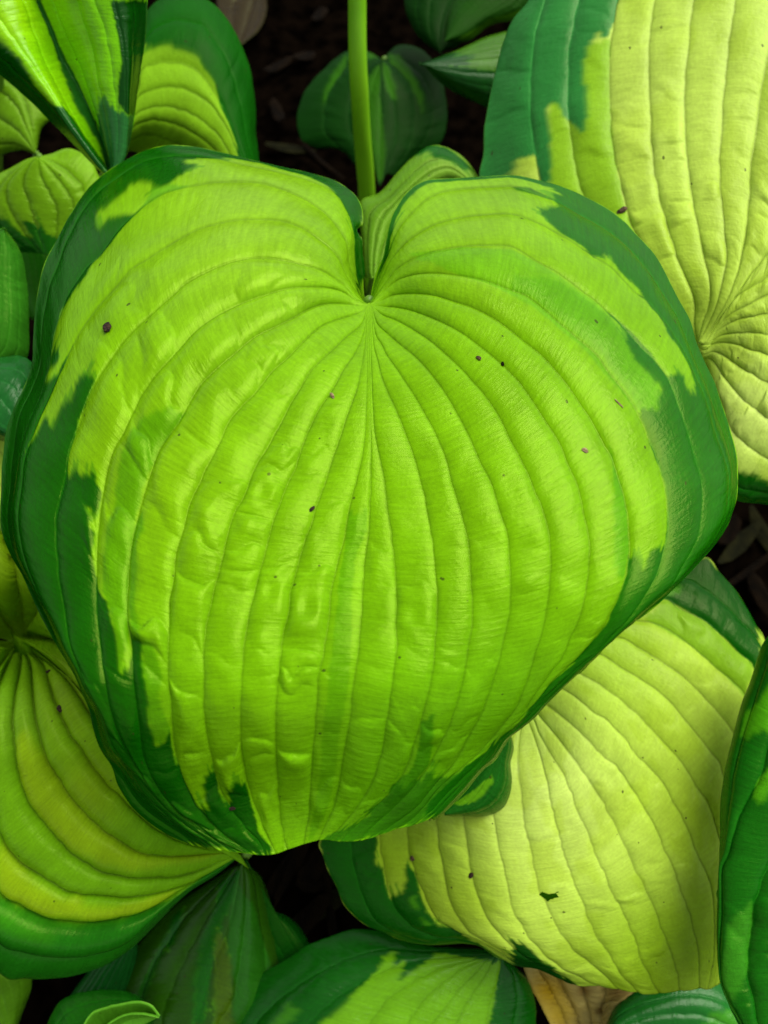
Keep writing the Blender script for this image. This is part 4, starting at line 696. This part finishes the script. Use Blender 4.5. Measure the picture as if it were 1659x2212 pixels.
def ground_at(px, py):
    x = (px / 1659 - .5) * 2 * TH; y = (.5 - py / 2212) * 2 * TV
    d = FWD + x * RGT + y * UPV; s = CAM_H / -d[2]; p = np.array([0, 0, CAM_H]) + s * d; p[2] = 0; return p
def chip_mesh(nm, mat, L_, W_, H_, seed):
    rg = random.Random(seed); bm = bmesh.new()
    bmesh.ops.create_icosphere(bm, subdivisions=2, radius=1)
    for v in bm.verts:
        k = 1 + rg.uniform(-.22, .22); v.co = Vector((v.co.x * L_ * k, v.co.y * W_ * k, v.co.z * H_ * k + .12 * L_ * (v.co.x ** 2)))
    me = bpy.data.meshes.new(nm); bm.to_mesh(me); bm.free(); me.materials.append(mat); return me
def put(me, name, p, n, rz, label, cat, group=None):
    o = bpy.data.objects.new(name, me); col.objects.link(o); o.location = p
    q = Vector(n).to_track_quat('Z', 'Y'); o.rotation_euler = (q.to_matrix() @ Matrix.Rotation(rz, 3, 'Z')).to_euler()
    return tag(o, label, cat, group)
litter_spots = [(602, 150), (690, 40), (630, 330), (690, 352), (600, 250), (660, 130),
                (1590, 1180), (1620, 1230), (1640, 1290), (1570, 1150), (1648, 1160), (640, 1850), (620, 1880), (690, 1900), (700, 1960), (720, 2000), (660, 1990), (680, 1870)]
lm = [chip_mesh('dry_leaf_flake', M_LITTER, .022, .007, .0012, 1), chip_mesh('dry_leaf_flake', M_LITTER, .015, .008, .0015, 2), chip_mesh('dry_leaf_flake', M_DRYGREEN, .024, .006, .001, 3), chip_mesh('dry_leaf_flake', M_LITTER, .034, .003, .002, 4)]
for i, (px, py) in enumerate(litter_spots):
    p = ground_at(px, py); p[2] = .004
    put(lm[i % 4], 'dry_leaf_flake', p, (random.uniform(-.2, .2), random.uniform(-.2, .2), 1), random.uniform(0, 6), ['dry leaf flake on the dark soil behind the big leaf, by the flower stalk', 'dry leaf flake on the dark soil right of the big leaf, above the holed leaf', 'dry leaf flake on the dark soil below the tip of the big leaf'][0 if i < 6 else 1 if i < 11 else 2], 'flake', 'dry leaf flakes on the soil')

# ---- crumbs on the leaves
def crumb(key, px, py, mat, L_, W_, H_, name, label, cat, seed, rz):
    p, n = G[key]['look'](px, py); put(chip_mesh(name, mat, L_, W_, H_, seed), name, p + n * H_ * .55, n, rz, label, cat)
crumb('main', 238, 713, M_CRUMB, .0022, .0016, .0009, 'soil_crumb', 'dark crumb of soil, the largest on the left half of the big leaf', 'soil crumb', 5, .2)
crumb('main', 1036, 772, M_SEED, .0011, .0007, .0005, 'seed_husk', 'brown oval seed husk on the upper right of the big leaf', 'seed husk', 6, 1.1)
crumb('main', 1086, 783, M_DRYGREEN, .0010, .0006, .0005, 'plant_crumb', 'grey-green crumb beside the brown oval seed husk', 'plant crumb', 7, .5)
crumb('main', 717, 860, M_PALE, .0013, .0006, .0005, 'seed_husk', 'pale tan seed husk left of the big leaf midrib', 'seed husk', 8, .0)
crumb('main', 673, 1100, M_CRUMB, .0012, .0006, .0005, 'soil_crumb', 'small dark crumb near the middle of the big leaf', 'soil crumb', 9, -.4)
crumb('main', 1266, 973, M_PALE, .0012, .0008, .0003, 'dried_droplet', 'whitish dried fleck on the right half of the big leaf', 'fleck', 10, 1.2)
crumb('main', 1334, 872, M_PALE, .0022, .0003, .0002, 'plant_fibre', 'thin whitish fibre on the right half of the big leaf', 'fibre', 11, .8)
crumb('main', 502, 1746, M_CRUMB, .0010, .0007, .0005, 'soil_crumb', 'dark crumb on the lower dark margin of the big leaf', 'soil crumb', 12, .3)
crumb('ur', 1344, 455, M_SEED, .0014, .0024, .0008, 'seed_husk', 'dark brown husk on the upper pale leaf beside the big leaf edge', 'seed husk', 13, -.2)
crumb('br', 893, 1854, M_SEED, .0012, .0012, .0006, 'seed_husk', 'reddish brown husk on the holed leaf near its dark edge', 'seed husk', 14, .0)
crumb('br', 1017, 1892, M_CRUMB, .0010, .0013, .0006, 'soil_crumb', 'dark crumb on the holed leaf beside a rib', 'soil crumb', 15, .4)
crumb('bl', 133, 1533, M_CRUMB, .0012, .0018, .0006, 'soil_crumb', 'larger black crumb on the ribbed leaf', 'soil crumb', 16, .4)
crumb('bl', 110, 1455, M_CRUMB, .0010, .0013, .0005, 'soil_crumb', 'small black crumb near the stalk end of the ribbed leaf', 'soil crumb', 17, .8)
